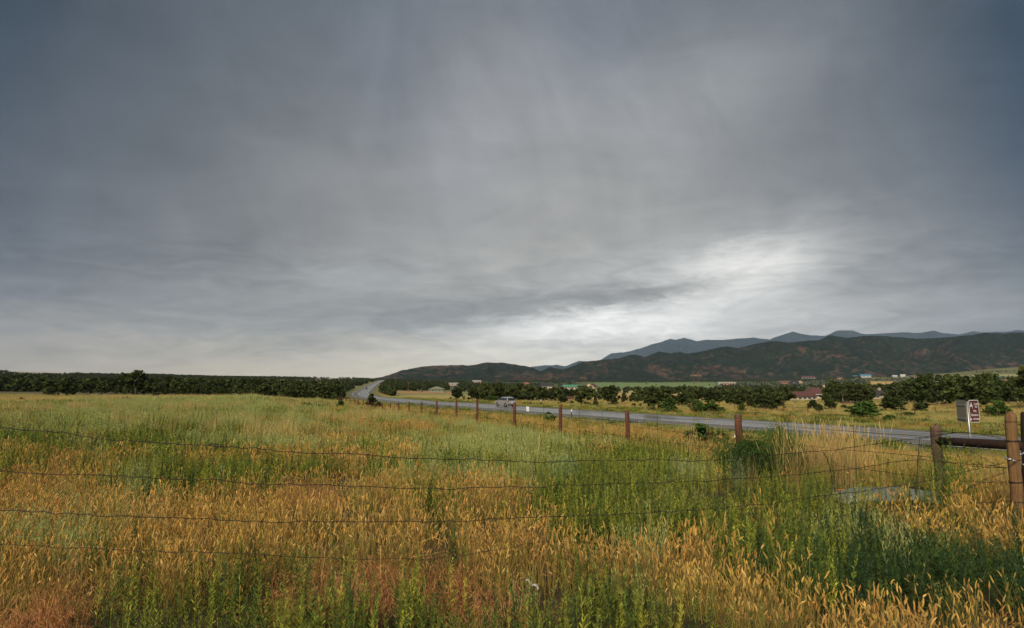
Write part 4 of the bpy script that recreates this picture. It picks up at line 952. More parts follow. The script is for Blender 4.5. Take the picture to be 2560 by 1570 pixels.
def wood(name, label, n, u0, u1, d0, d1, dens, coll, hr, seed):
    r = np.random.default_rng(seed); u = r.uniform(u0, u1, n); d = np.exp(r.uniform(math.log(d0), math.log(d1), n)); x = (u - CX) / F_PX * d
    z = ground_z(x, d); k = dens(u, d, x, z, r); sd, _ = road_field(x, d); k &= (np.abs(sd) > 16) | (d > 2400)
    x, y, z = x[k], d[k], z[k]; c = len(x); h = r.uniform(*hr, c); w_ = h * r.uniform(0.9, 1.4, c)
    o = scatter(name, np.stack([x, y, z], 1), np.stack([0 * x, 0 * x, r.uniform(0, 6.28, c)], 1), np.stack([w_, w_, h], 1), r.integers(0, 4, c), coll)
    tag(o, label, 'woodland', kind='stuff'); print(name, c)
wc = bpy.data.collections.new('woodland_trees')
for i in range(4):
    V, Fc, Cc = crown_mesh('wt', 'juniper', 700 + i, 34, 9, 0.22); ob_ = mesh('wood_tree_%d' % i, V, Fc, M_LEAF, col=Cc, link=False); wc.objects.link(ob_)
wood('left_woodland', 'dark pinyon and juniper woodland covering the plateau on the left', 42000, -120, 985, 260, 3000, lambda u, d, x, z, r: ((vnoise(x * 0.006, d * 0.004, 5, 3) > 0.42) | (d < 600)) & (r.uniform(size=len(u)) < np.where(d < 2400, 1.0, 0.5)), wc, (2.4, 6.4), 3)
def vd(u, d, x, z, r):
    _, v = proj(x, d, z); k = vnoise(x * 0.010, d * 0.006, 9, 3); open_ = np.zeros(len(u), bool)
    for b in [(1440, 1800, 951, 974), (1440, 1960, 983, 1001), (2150, 2700, 900, 927), (2300, 2700, 932, 941), (2340, 2700, 950, 966), (2170, 2240, 953, 966), (945, 1200, 978, 1003), (1180, 2600, 1007, 1045)]:
        open_ |= (u > b[0]) & (u < b[1]) & (v > b[2]) & (v < b[3])
    p = np.where(u < 1330, 0.8, np.where(u < 1640, np.where(v < 960, 0.5, np.where(v < 985, 0.24, 0.05)), np.where(u < 2060, np.where((v > 956) & (v < 983), 0.22, np.where(v < 957, 0.5, 0.05)), np.where(v < 975, 0.6, 0.25))))
    p = p * np.exp(7.0 * (k - 0.5)); edge = (v < 952) & (u < 2150)
    for a, b, vb_ in HWIN: p = np.where((u > a) & (u < b) & (v > vb_ - 3) & (v < vb_ + 22), 0.0, p)
    return (((~open_) & ((r.uniform(size=len(u)) < p) | edge)) | (open_ & (r.uniform(size=len(u)) < 0.01) & (d > 500))) & (d > 240)
wood('valley_woodland', 'dark scattered trees and woodland over the valley floor', 26000, 930, 2750, 240, 3600, vd, wc, (3.2, 7.2), 4)
wood('hill_foot_woodland', 'dark woodland along the foot of the hills', 9000, 940, 2760, 3000, 3900, lambda u, d, x, z, r: (vnoise(x * 0.004, d * 0.004, 19, 3) > 0.36) & ~((u > 2130) & (d > 2300)), wc, (6, 10), 5)

# near shrubs with fine foliage
def big_shrub(name, u, vb, d, w_, h, cols, nc, nl, leaf, label, kind='shrub', seed=1):
    x = (u - CX) / F_PX * d * 1.0; p = Vector((x, d, gz(x, d) - 0.02)); r = empty(name, p, 0, label, 'bush'); r.scale = (w_, w_, h)
    V, Fc, Cc = crown_mesh('crown', kind, seed, nc, nl, leaf, cols=cols); mesh('foliage', V, Fc, M_LEAF, parent=r, col=Cc); trunk_mb('shrub', seed).build('stems', M_BARK, r, smooth=True)
big_shrub('dark_shrub', 1870, 0, 11.4, 1.5, 0.82, ((0.035, 0.065, 0.018), (0.085, 0.15, 0.03)), 200, 50, 0.036, 'dense dark green shrub growing at the foot of the fence post', seed=3)
big_shrub('dark_shrub', 1990, 0, 12.0, 1.3, 0.72, ((0.035, 0.06, 0.018), (0.08, 0.13, 0.03)), 120, 50, 0.06, 'lower dark green shrub right of the dense one by the post', seed=5)
big_shrub('dark_shrub', 1740, 0, 24.0, 1.7, 1.0, ((0.05, 0.09, 0.02), (0.10, 0.16, 0.035)), 100, 30, 0.08, 'green bush at the road edge between two brown fence posts', seed=6)
big_shrub('dark_shrub', 1792, 0, 22.0, 0.9, 0.8, ((0.05, 0.09, 0.02), (0.10, 0.16, 0.035)), 70, 26, 0.09, 'small green bush by the road edge left of the shrubby post', seed=7)
big_shrub('dark_shrub', 1374, 0, 44.0, 1.5, 1.0, ((0.045, 0.09, 0.02), (0.08, 0.15, 0.03)), 70, 24, 0.10, 'round dark green bush by the road between post and marker', seed=8)
def needle_shrub(name, u, d, h, w_, c, label, n=260, seed=1, wid=0.006):
    global rng
    x = (u - CX) / F_PX * d; r = empty(name, Vector((x, d, gz(x, d) - 0.01)), 0, label, 'bush'); t = TB(); s0 = rng; rng = np.random.default_rng(seed)
    for k in range(n):
        a = rng.uniform(0, 6.28); cc = jit(c, 0.3); q = rng.uniform() ** 0.6; ln = q * math.atan(0.62 * w_ / h) * rng.uniform(0.7, 1.15); p_ = np.array([math.cos(a), math.sin(a), 0]) * q * w_ * 0.22
        tip = t.blade(p_, a, h * rng.uniform(0.55, 1.05) * (1 - 0.25 * q), wid, ln, rng.uniform(-0.35, 0.2), cc * 0.85, cc * 1.1, 3)
        for j in range(3): t.leaf(tip - np.array([0, 0, rng.uniform(0, 0.3 * h)]), (math.cos(a + j * 2), math.sin(a + j * 2), 1.2), 0.06 * h + 0.02, wid * 1.3, cc)
    o = t.obj('foliage'); C.objects.link(o); o.parent = r; rng = s0
needle_shrub('rabbitbrush', 1935, 11.2, 0.92, 0.7, (0.085, 0.13, 0.03), 'feathery bright green bush beside the dark shrub at the post', 1500, 2, 0.009)
needle_shrub('rabbitbrush', 1850, 10.9, 0.78, 0.95, (0.055, 0.09, 0.026), 'spiky dark green bush in front of the shrubby fence post', 900, 12, 0.010)
needle_shrub('sagebrush', 1408, 8.9, 0.52, 0.35, (0.22, 0.27, 0.12), 'pale upright sagebrush standing in the middle of the green weeds', 300, 3)
needle_shrub('sagebrush', 1832, 9.6, 0.50, 0.30, (0.16, 0.20, 0.10), 'pale grey-green sagebrush in front of the dark shrub', 150, 4, 0.004)
needle_shrub('sagebrush', 1702, 11.0, 0.34, 0.45, (0.20, 0.27, 0.17), 'low rounded blue-green sagebrush left of the dark shrub', 320, 5)
needle_shrub('sagebrush', 889, 6.8, 0.24, 0.14, (0.06, 0.12, 0.06), 'small dark green tuft among the golden seed heads', 120, 6)
needle_shrub('tall_green_weed', 2352, 8.2, 0.8, 0.5, (0.10, 0.16, 0.03), 'tall bright green weed growing at the leaning fence post', 150, 7, 0.008)
# long pale stalks by the fence, one stand
sc_pts = []; r_ = np.random.default_rng(12)
for k in range(120):
    u = r_.normal(2070, 65); d = r_.uniform(9.8, 11.4); x = (u - CX) / F_PX * d; sc_pts.append((x, d, gz(x, d)))
for k in range(14):
    u = r_.uniform(1300, 1900); d = r_.uniform(9, 18); x = (u - CX) / F_PX * d; sc_pts.append((x, d, gz(x, d)))
cl = bpy.data.collections.new('tufts_tall')
for k in range(4):
    t = TB()
    for j in range(7): 
        c = jit(STRAW, 0.15); pts, dd = t.stem(disc(0.08), rng.uniform(0, 6.28), rng.uniform(0.55, 1.0), 0.004, abs(rng.normal(0, 0.16)), rng.uniform(-0.1, 0.3), c * 0.8, c, 3); t.head(pts[-1] - dd * 0.02, dd, rng.uniform(0.12, 0.2), 0.0045, c, c * 1.1, 0.05)
    cl.objects.link(t.obj('tuft_tall_%d' % k))
sp_ = np.array(sc_pts); nn = len(sp_)
tag(scatter('tall_dry_stalks', sp_, np.stack([r_.normal(0, .07, nn), r_.normal(0, .07, nn), r_.uniform(0, 6.28, nn)], 1), np.tile(r_.uniform(.8, 1.15, (nn, 1)), (1, 3)), r_.integers(0, 4, nn), cl), 'tall pale dry stalks standing above the grass near the fence', 'grass', kind='stuff')

# ------------------------------------------------------------------ wood and wire materials
def wood_mat(name, c0, c1, grain=1.0):
    m, n = mat_new(name); tcx = n.n('ShaderNodeTexCoord'); mp = n.n('ShaderNodeMapping'); mp.inputs['Scale'].default_value = (22, 22, 1.6); n.t.links.new(tcx.outputs['Object'], mp.inputs[0])
    g = n.noise(mp.outputs[0], 1.6, 6, 0.7, 0.3); s = n.noise(tcx.outputs['Object'], 5, 4, 0.6)
    mp2 = n.n('ShaderNodeMapping'); mp2.inputs['Scale'].default_value = (7, 7, 5); n.t.links.new(tcx.outputs['Object'], mp2.inputs[0])
    vo = n.n('ShaderNodeTexVoronoi'); vo.inputs['Scale'].default_value = 1.0; n.t.links.new(mp2.outputs[0], vo.inputs['Vector'])
    c = n.ramp(g, [(0.3, c0), (0.68, c1)]); c = n.mix(n.m('MULTIPLY', n.ss(s, 0.45, 0.75), 0.5), c, (*[x * 0.5 for x in c0], 1))
    c = n.mix(n.m('SUBTRACT', 1.0, n.ss(vo.outputs[0], 0.06, 0.13)), c, (*[x * 0.25 for x in c0], 1))
    b = n.n('ShaderNodeBsdfPrincipled'); n.t.links.new(c, b.inputs['Base Color']); b.inputs['Roughness'].default_value = 0.85; b.inputs['Specular IOR Level'].default_value = 0.25
    bp = n.n('ShaderNodeBump'); bp.inputs['Strength'].default_value = 0.6; bp.inputs['Distance'].default_value = 0.006; n.t.links.new(g, bp.inputs['Height']); n.t.links.new(bp.outputs[0], b.inputs['Normal'])
    o = n.n('ShaderNodeOutputMaterial'); n.t.links.new(b.outputs[0], o.inputs[0]); return m
W_PEEL = wood_mat('peeled_post_wood', (0.09, 0.045, 0.018), (0.24, 0.135, 0.055))
W_RED = wood_mat('red_brown_post_wood', (0.055, 0.022, 0.013), (0.17, 0.062, 0.034))
W_OLD = wood_mat('weathered_post_wood', (0.05, 0.03, 0.02), (0.16, 0.10, 0.065))
W_DARK = wood_mat('dark_rail_wood', (0.012, 0.007, 0.005), (0.04, 0.02, 0.014))
M_WIRE = simple('rusty_wire', (0.045, 0.032, 0.026), 0.6, 0.6, var=0.4, scale=30)
M_GALV = simple('galvanised_steel', (0.36, 0.37, 0.37), 0.42, 0.85, var=0.2, scale=6)
M_CHAIN = simple('bright_chain_steel', (0.62, 0.63, 0.66), 0.28, 1.0, var=0.15, scale=20)
M_WHITE = simple('white_paint', (0.72, 0.72, 0.70), 0.55, var=0.08)
M_BLACK = simple('black_rubber', (0.015, 0.015, 0.016), 0.7, var=0.2)

def post_mb(base, top, r0, r1, n=14, seed=0, rag=0.0):
    r = random.Random(seed); base = Vector(base); top = Vector(top); N = 9; mb = MB(); pts = []; rad = []
    for i in range(N):
        t = i / (N - 1); p = base.lerp(top, t) + Vector((r.uniform(-1, 1), r.uniform(-1, 1), 0)) * 0.004; pts.append(p); rad.append((r0 + (r1 - r0) * t) * r.uniform(0.97, 1.03))
    pts.append(top + (top - base).normalized() * 0.008); rad.append(r1 * 0.86)
    mb.tube(pts, rad, n)
    if rag:
        for k in range(n): 
            i = len(mb.v) - n + k; v = mb.v[i]; mb.v[i] = (v[0], v[1], v[2] + r.uniform(-rag, rag)); j = i - n; v = mb.v[j]; mb.v[j] = (v[0], v[1], v[2] + r.uniform(-rag, 0))
    return mb
def local(mb, o): mb.v = [(v[0] - o[0], v[1] - o[1], v[2] - o[2]) for v in mb.v]; return mb
def barbed(pts, rad=0.0027, spacing=0.13, wob=0.004, seed=0, barbs=True, sub=8):
    """two twisted strands with barbs along a polyline"""
    r = random.Random(seed); P = catmull([tuple(p) for p in pts], sub) if len(pts) > 2 else np.array([np.array(pts[0]) * (1 - t) + np.array(pts[1]) * t for t in np.linspace(0, 1, sub + 1)])
    mb = MB(); mb.tube([tuple(p + np.array([r.gauss(0, wob * .3), r.gauss(0, wob * .3), r.gauss(0, wob)])) for p in P], rad, 5)
    if barbs:
        acc = 0
        for i in range(len(P) - 1):
            a, b = P[i], P[i + 1]; L = np.linalg.norm(b - a)
            while acc < L:
                q = a + (b - a) * acc / L; acc += spacing
                for s in (-1, 1):
                    v = np.array([r.uniform(-1, 1), r.uniform(-1, 1), r.uniform(-1, 1)]); v = v / np.linalg.norm(v) * 0.016
                    mb.tube([tuple(q - v), tuple(q + v)], 0.0013, 3)
            acc -= L
    return mb

# ------------------------------------------------------------------ foreground wire fence
A0 = np.array([-3.35, 3.75]); A1 = np.array([5.95, 6.8])
def plane_pt(u, v, off=0.0):
    """photo position on the vertical plane of the front fence"""
    r = ray(u, v); n_ = np.array([-(A1 - A0)[1], (A1 - A0)[0]]); n_ = n_ / np.linalg.norm(n_); t = (np.dot(n_, A0) + off) / np.dot(n_, r[:2])
    return (r[0] * t, r[1] * t, EYE + r[2] * t)
ff = empty('front_wire_fence', (0, 0, 0), 0, 'slack rusty barbed wire fence crossing the whole field in front, ending at a peeled post', 'fence')
WIRES = [
 [(-60, 1062), (0, 1067), (86, 1076), (155, 1081), (220, 1093), (292, 1100), (413, 1107), (482, 1112), (560, 1116), (640, 1121.6), (733, 1131), (881, 1134), (932, 1139), (1018, 1144.6), (1156, 1150), (1280, 1152), (1335, 1156), (1435, 1152), (1504, 1153), (1572, 1150), (1652, 1149), (1738, 1152), (1830, 1146), (1920, 1138), (2030, 1128), (2091, 1126), (2115, 1119), (2176, 1111), (2220, 1106), (2261, 1099), (2325, 1092), (2395, 1081), (2470, 1088), (2515, 1101)],
 [(-60, 1172), (0, 1178.4), (120, 1186), (241, 1186.6), (344, 1192), (430, 1198), (551, 1200), (640, 1210.5), (778, 1211), (881, 1216), (1053, 1221), (1156, 1222), (1280, 1217), (1349, 1219), (1400, 1212), (1466, 1213), (1555, 1208), (1658, 1206.6), (1762, 1202), (1920, 1192.5), (1993, 1187), (2074, 1178), (2130, 1173), (2176, 1165), (2225, 1156), (2298, 1149), (2344, 1153), (2383, 1157), (2467, 1162.6), (2515, 1172)],
 [(-60, 1270), (0, 1275), (138, 1280), (241, 1287), (378, 1292.6), (516, 1297), (640, 1304), (795, 1305), (950, 1305), (1122, 1303), (1190, 1302), (1280, 1295), (1417, 1291), (1521, 1286), (1624, 1281), (1755, 1274), (1830, 1267), (1920, 1259), (1969, 1254), (2006, 1246), (2066, 1238), (2140, 1230.6), (2212, 1219.7), (2273, 1210), (2349, 1198), (2395, 1184), (2467, 1166), (2516, 1158)],
 [(-60, 1352), (0, 1358), (172, 1368), (378, 1377), (550, 1382), (778, 1394), (984, 1399), (1122, 1394), (1250, 1372), (1352, 1355.6), (1435, 1354.6), (1504, 1357), (1565, 1363), (1658, 1360), (1780, 1346), (1899, 1329), (1960, 1310), (2032, 1295), (2103, 1290), (2164, 1284), (2237, 1277), (2349, 1267), (2430, 1258), (2528, 1253)],
 [(2060, 1295), (2103, 1288), (2200, 1271), (2268, 1252), (2330, 1249), (2407, 1227), (2440, 1212), (2479, 1205), (2518, 1204)],
 [(2410, 1118), (2440, 1135), (2480, 1157), (2516, 1172)], [(2407, 1227), (2460, 1200), (2515, 1180)], [(2440, 1118), (2470, 1106), (2515, 1101)]]
for i, wl in enumerate(WIRES):
    barbed([plane_pt(u, v, off=-0.004 * i) for u, v in wl], rad=0.0029 if i < 3 else 0.0021, seed=i, sub=5).build('barbed_wire', M_WIRE, ff, smooth=True)
# the splice loop in the top wire
lp = [plane_pt(u, v) for u, v in [(548, 1116), (524, 1112), (530, 1109), (545, 1111), (560, 1117)]]; barbed(lp, 0.003, seed=9, barbs=False).build('wire_splice', M_WIRE, ff)
for k, wl in enumerate([[(2299, 1097), (2295, 1145), (2292, 1203), (2293, 1251), (2299, 1284)], [(2058, 1129.6), (2071, 1156), (2081, 1205), (2079, 1232), (2066, 1256)]]):
    barbed([plane_pt(u, v) for u, v in wl], rad=0.0036, seed=20 + k, wob=0.003, barbs=False).build('wire_stay', M_WIRE, ff, smooth=True)
RB = at_depth(2546, 1300, 6.8); RT = at_depth(2526, 1038, 6.8); RB.z = gz(RB.x, RB.y) - 0.3
mb = post_mb(RB, RT, 0.064, 0.055, 18, 3)
o_ = local(mb, RB).build('end_post', W_PEEL, ff, smooth=True); o_.location = RB
o_.data.polygons.foreach_set('use_smooth', [len(p.vertices) == 4 for p in o_.data.polygons])
cap = at_depth(2523, 1029, 6.8); mbc = MB(); mbc.tube([Vector((cap.x, cap.y, RT.z - 0.01)), cap], 0.036, 12); c_ = local(mbc, RT).build('post_stub', W_PEEL, o_); c_.location = RT - RB
def ringpts(c, R, tilt=0.0, seed=0):
    r = random.Random(seed); return [(c.x + R * math.cos(a), c.y + R * math.sin(a), c.z + tilt * math.cos(a + 1) + r.gauss(0, 0.001)) for a in np.linspace(0, 2 * math.pi, 20)]
for k, (v, du) in enumerate([(1054, 0), (1101, 0), (1149, 0), (1204, 0), (1254, 0), (1103, 0), (1206, 0)]):
    c = at_depth(2526 + (v - 1038) * 20 / 262.0, v, 6.8); mbw = MB(); mbw.tube(ringpts(c, 0.0625, 0.004, k), 0.0034, 5, False); mbw.build('wire_wrap', M_WIRE, ff)

# ------------------------------------------------------------------ roadside post fence with corner brace
rf = empty('roadside_fence', (0, 0, 0), 0, 'red-brown round posts with barbed wire receding along the road from a braced corner', 'fence')
PST = [(1845, 1042, 12.4), (1568, 1028, 16.6), (1401, 1013, 20.8), (1286, 1007, 25), (1193, 999, 29.2), (1141, 1001, 33.4), (1092, 1002, 37.6), (1054, 1005, 41.8), (1023, 1005, 46), (997, 1007, 50.2), (976, 1008, 54.4), (956, 1008, 58.6), (937, 1008, 63), (925, 1006, 67), (912, 0, 71), (900, 995, 75.5), (889, 994, 79.5), (878.5, 993, 84), (869, 992, 88), (862, 991, 92), (856, 990.5, 97), (850, 990, 102)]
tops = []; bases = []
p1b = at_depth(2356, 1240, 8.5); p1b.z = gz(p1b.x, p1b.y) - 0.25; p1t = at_depth(2338, 1068, 8.5)
local(post_mb(p1b, p1t, 0.052, 0.072, 16, 5, 0.02), p1b).build('corner_post', W_OLD, rf, smooth=False).location = p1b
stub = at_depth(2341, 1058, 8.5); MB().tube([p1t - Vector((0, 0, .02)), stub], [0.02, 0.012], 6).build('post_splinter', W_OLD, rf)
gp_b = at_depth(2567, 1290, 7.2); gp_b.z = gz(gp_b.x, gp_b.y) - 0.2; gp_t = at_depth(2566, 1035, 7.2)
local(post_mb(gp_b, gp_t, 0.06, 0.055, 14, 8), gp_b).build('gate_post', W_DARK, rf, smooth=True).location = gp_b
ra = at_depth(2344, 1102, 8.48); rb_ = at_depth(2566, 1115, 7.2)
rl = MB().tube([ra, ra.lerp(rb_, .33), ra.lerp(rb_, .66), rb_], [0.056, 0.058, 0.06, 0.06], 14)
rl.build('brace_rail', W_DARK, rf, smooth=True)
hts = []
for k, (u, vt, d) in enumerate(PST):
    x = (u - CX) / F_PX * d; g = gz(x, d)
    if vt and k < 13:
        t = at_depth(u, vt, d)
    else: t = Vector((x, d, g + 1.05))
    hts.append(round(t.z - g, 2))
    lean = trng.uniform(-0.02, 0.02); b = Vector((t.x + lean, d, g - 0.2))
    rad = 0.074 if k == 0 else trng.uniform(0.058, 0.072)
    o = local(post_mb(b, t, rad, rad * 0.95, 12, 30 + k), b).build('post', W_RED, rf, smooth=True); o.location = b
    if k == 0: MB().tube([t - Vector((0, 0, .03)), t + Vector((0, 0, .035)), t + Vector((0, 0, .06))], [rad * 1.03, rad * 0.98, rad * 0.6], 12).build('post_top', W_OLD, rf)
    tops.append(t); bases.append(Vector((t.x, d, g)))
print('post heights', hts)
for j, f in enumerate([0.93, 0.68, 0.44, 0.2]):
    pts = [p1t.lerp(p1b, 0.1 + 0.22 * j) + Vector((-.08, 0, 0))]; 
    for b, t in zip(bases, tops):
        q = b.lerp(t, f); pts.append(q + Vector((-0.055, -0.03, 0)))
    full = []
    for a, b in zip(pts[:-1], pts[1:]): full += [a, a.lerp(b, 0.5) - Vector((0, 0, 0.03 + 0.01 * (j % 2)))]
    full.append(pts[-1]); barbed(full, rad=0.0036, spacing=0.3, wob=0.004, seed=50 + j, sub=4, barbs=True).build('barbed_wire', M_WIRE, rf, smooth=True)
allb = [Vector((p1b.x, p1b.y, p1b.z + .25))] + bases; allt = [p1t] + tops
for a in range(len(allb) - 1):
    if a > 9: break
    for f in (0.33, 0.67):
        b = allb[a].lerp(allb[a + 1], f); t = allt[a].lerp(allt[a + 1], f); b.z = gz(b.x, b.y) + 0.1
        barbed([b, b.lerp(t, .5), t - Vector((0, 0, .03))], rad=0.0042, seed=a, barbs=False, wob=0.002).build('wire_stay', M_WIRE, rf)

# corner braces and loose wires between the corner post and the gate
for k, wl in enumerate([[(2316, 1078, 8.5), (2400, 1081, 8.1), (2470, 1086, 7.7), (2560, 1088, 7.2)], [(2345, 1080, 8.5), (2372, 1093, 8.4)], [(2344, 1150, 8.5), (2420, 1165, 8.0), (2557, 1172, 7.2)], [(2300, 1097, 8.6), (2350, 1086, 8.4), (2395, 1081, 8.1)], [(2345, 1200, 8.5), (2450, 1205, 7.9), (2557, 1210, 7.2)], [(2530, 1058, 6.8), (2560, 1065, 7.1)], [(2555, 1150, 7.1), (2530, 1172, 6.8)]]):
    barbed([at_depth(*p) for p in wl], rad=0.003, seed=80 + k, spacing=0.16).build('barbed_wire', M_WIRE, rf, smooth=True)

# ------------------------------------------------------------------ chain
ch = empty('steel_chain', at_depth(2530, 1145, 6.7), 0, 'shiny steel chain looped round the peeled post to the gate post', 'chain'); chl = ch.location.copy()
def link_obj(p, q, roll):
    d = (q - p); L = d.length; d.normalize(); up = d.orthogonal().normalized(); up = Matrix.Rotation(roll, 3, d) @ up; c = (p + q) * 0.5 - chl; pts = []
    for a in np.linspace(0, 2 * math.pi, 15)[:-1]:
        ca, sa = math.cos(a), math.sin(a); pts.append(c + d * (ca * 0.010 + (0.012 if ca > 0 else -0.012)) + up * sa * 0.010)
    pts.append(pts[0]); mb = MB().tube(pts, 0.0034, 6, False); mb.build('chain_link', M_CHAIN, ch, smooth=True)
def chain(path, k0=0):
    P = catmull([tuple(p) for p in path], 24); s = np.concatenate([[0], np.cumsum(np.linalg.norm(np.diff(P, axis=0), axis=1))]); n_ = int(s[-1] / 0.031)
    Q = [Vector([np.interp(t, s, P[:, c]) for c in range(3)]) for t in np.linspace(0, s[-1], n_ + 1)]
    for i in range(n_): link_obj(Q[i], Q[i + 1], (i % 2) * math.pi / 2 + 0.5)
chain([at_depth(2510, 1144, 6.84), at_depth(2516, 1146, 6.72), at_depth(2535, 1151, 6.70), at_depth(2560, 1162, 6.95), at_depth(2575, 1163, 7.1)])
chain([at_depth(2539, 1142, 6.88), at_depth(2550, 1137, 7.0), at_depth(2562, 1131, 7.1)])

# ------------------------------------------------------------------ road sign
SD = 23.7; sx = (2405 - CX) / F_PX * SD; sb = Vector((sx, SD, gz(sx, SD))); top_z = at_depth(2405, 1000, SD).z; bot_z = at_depth(2405, 1056, SD).z
sg = empty('road_sign', sb, 0, 'brown sign with white lettering beside the grey back of another on one steel post', 'road sign')
H_ = top_z - sb.z; Hb = bot_z - sb.z
vw = Vector((sx, SD, 0)).normalized(); rt = Vector((vw.y, -vw.x, 0))
MB().tube([(0, 0, -0.2), (0, 0, H_ - 0.05)], 0.036, 12).build('post', M_GALV, sg, smooth=True)
M_BROWN = simple('brown_sign_face', (0.085, 0.018, 0.012), 0.5, var=0.1); M_SGREY = simple('sign_back_aluminium', (0.16, 0.155, 0.125), 0.55, 0.3, var=0.12)
def rrect(w_, h, r, n_=5):
    pts = []
    for cx, cy, a0 in ((w_ / 2 - r, h / 2 - r, 0), (-w_ / 2 + r, h / 2 - r, 90), (-w_ / 2 + r, -h / 2 + r, 180), (w_ / 2 - r, -h / 2 + r, 270)):
        for k in range(n_): a = math.radians(a0 + 90 * k / (n_ - 1)); pts.append((cx + r * math.cos(a), cy + r * math.sin(a)))
    return pts
PW = 0.52; PH = H_ - Hb
def panel_frame(dirv, cz, sgn):
    dirv = dirv.normalized(); nrm = dirv.cross(Vector((0, 0, 1))).normalized()
    if nrm.dot(vw) > 0: nrm = -nrm
    xa = Vector((0, 0, 1)).cross(nrm)       # to the right as seen from the front
    c = dirv * (PW / 2 + 0.02) + Vector((0, 0, cz)) + nrm * 0.05
    return Matrix(((xa.x, 0, nrm.x, c.x), (xa.y, 0, nrm.y, c.y), (xa.z, 1, nrm.z, c.z), (0, 0, 0, 1)))
MB_ = panel_frame(rt * 0.60 + vw * 0.80, (H_ + Hb) / 2, 1)
pan = MB().ext(rrect(PW, PH, 0.05), -0.002, 0.001).build('sign_panel', M_WHITE, sg); pan.matrix_local = MB_
MB().ext(rrect(PW - 0.036, PH - 0.036, 0.035), 0.0015, 0.004).build('brown_face', M_BROWN, pan)
def text(s, x, y, size, parent, squeeze=1.0):
    cu = bpy.data.curves.new('lettering', 'FONT'); cu.body = s; cu.size = size; cu.align_x = 'CENTER'; cu.align_y = 'CENTER'; cu.extrude = 0.0008; cu.offset = 0.0
    ob = bpy.data.objects.new('tmp_text', cu); C.objects.link(ob); bpy.context.view_layer.update(); dg = bpy.context.evaluated_depsgraph_get()
    me = bpy.data.meshes.new_from_object(ob.evaluated_get(dg)); bpy.data.objects.remove(ob); me.materials.clear(); me.materials.append(M_WHITE)
    me.transform(Matrix.Translation((x, y, 0.0062)) @ Matrix.Diagonal((squeeze, 1, 1, 1))); o = bpy.data.objects.new('lettering', me); C.objects.link(o); o.parent = parent; return o
text('14,229', 0.11, PH * 0.305, 0.115, pan, 0.75); text('feet', 0.11, PH * 0.19, 0.105, pan, 0.85); text('Mt', 0.03, 0.0, 0.14, pan); text('Shavano', 0.0, -PH * 0.17, 0.14, pan, 0.84); text('VIEW', 0.02, -PH * 0.355, 0.105, pan)
MB().ext([(-0.14, 0.37), (-0.165, 0.26), (-0.215, 0.20), (-0.18, 0.165), (-0.145, 0.235), (-0.10, 0.165), (-0.08, 0.08), (-0.085, 0.21), (-0.115, 0.27)], 0.004, 0.006).build('peak_symbol', M_WHITE, pan)
MB().ext([(-0.235, -0.325), (-0.205, -0.27), (-0.205, -0.30), (-0.165, -0.30), (-0.165, -0.35), (-0.205, -0.35), (-0.205, -0.38)], 0.004, 0.006).build('arrow', M_WHITE, pan)
MB().ext([(0.15, -0.31), (0.225, -0.31), (0.225, -0.345), (0.15, -0.345)], 0.004, 0.006).build('dash_mark', M_WHITE, pan)
MG = panel_frame(-rt * 0.60 + vw * 0.80, (H_ + Hb) / 2, -1)
gb = MB().ext(rrect(PW, PH, 0.05), -0.002, 0.001).build('sign_back', M_SGREY, sg); gb.matrix_local = MG; gb['label'] = 'plain grey back of the sign facing the other way'
for yy in (PH * 0.27, -PH * 0.34): MB().box(-0.2, 0.24, yy - 0.03, yy + 0.03, 0.001, 0.03).build('bracket', M_GALV, gb)
# white marker plate by the road and delineators
p = hit(1319, 1034); s = p.y / F_PX
mk = empty('white_marker_plate', p, 0.15, 'small blank white plate leaning on a thin stake beside the near road edge', 'marker sign')
zt = at_depth(1318, 1016, p.y).z - p.z; zb = at_depth(1318, 1028.5, p.y).z - p.z
MB().ext([(-3.9 * s, zt), (3.6 * s, zt), (3.2 * s, zb), (-2.0 * s, zb)], -0.012, 0.012, Matrix(((1, 0, 0, 0), (0, 0, 1, 0), (0, 1, 0, 0), (0, 0, 0, 1)))).build('plate', M_WHITE, mk)
MB().tube([(-1.5 * s, 0.03, -0.1), (-2.5 * s, 0.03, zt - 0.1)], 0.02, 6).build('stake', M_WIRE, mk)
def delineator(u, v, hp, label, d=None):
    p = hit(u, v) if d is None else at_depth(u, v, d); h = hp * p.y / F_PX; e = empty('delineator_post', p, 0, label, 'road marker', 'thin roadside delineator posts')
    MB().box(-0.05, 0.05, -0.02, 0.02, -0.1, h * 0.97).build('stake', M_BLACK, e); MB().box(-0.07, 0.07, -0.035, -0.024, h * 0.72, h).build('reflector', M_WHITE, e)
delineator(1429, 1045, 22, 'thin dark delineator with white top at the near road edge')
delineator(1352, 1012, 12, 'dark delineator with white top on the straw strip beyond the road')
delineator(910, 975, 8, 'small white-topped delineator on the left verge of the road bend'); delineator(931, 965, 6, 'tiny white-topped delineator farther up the left verge')
delineator(955, 965, 6, 'tiny white-topped delineator on the right verge before the trees')
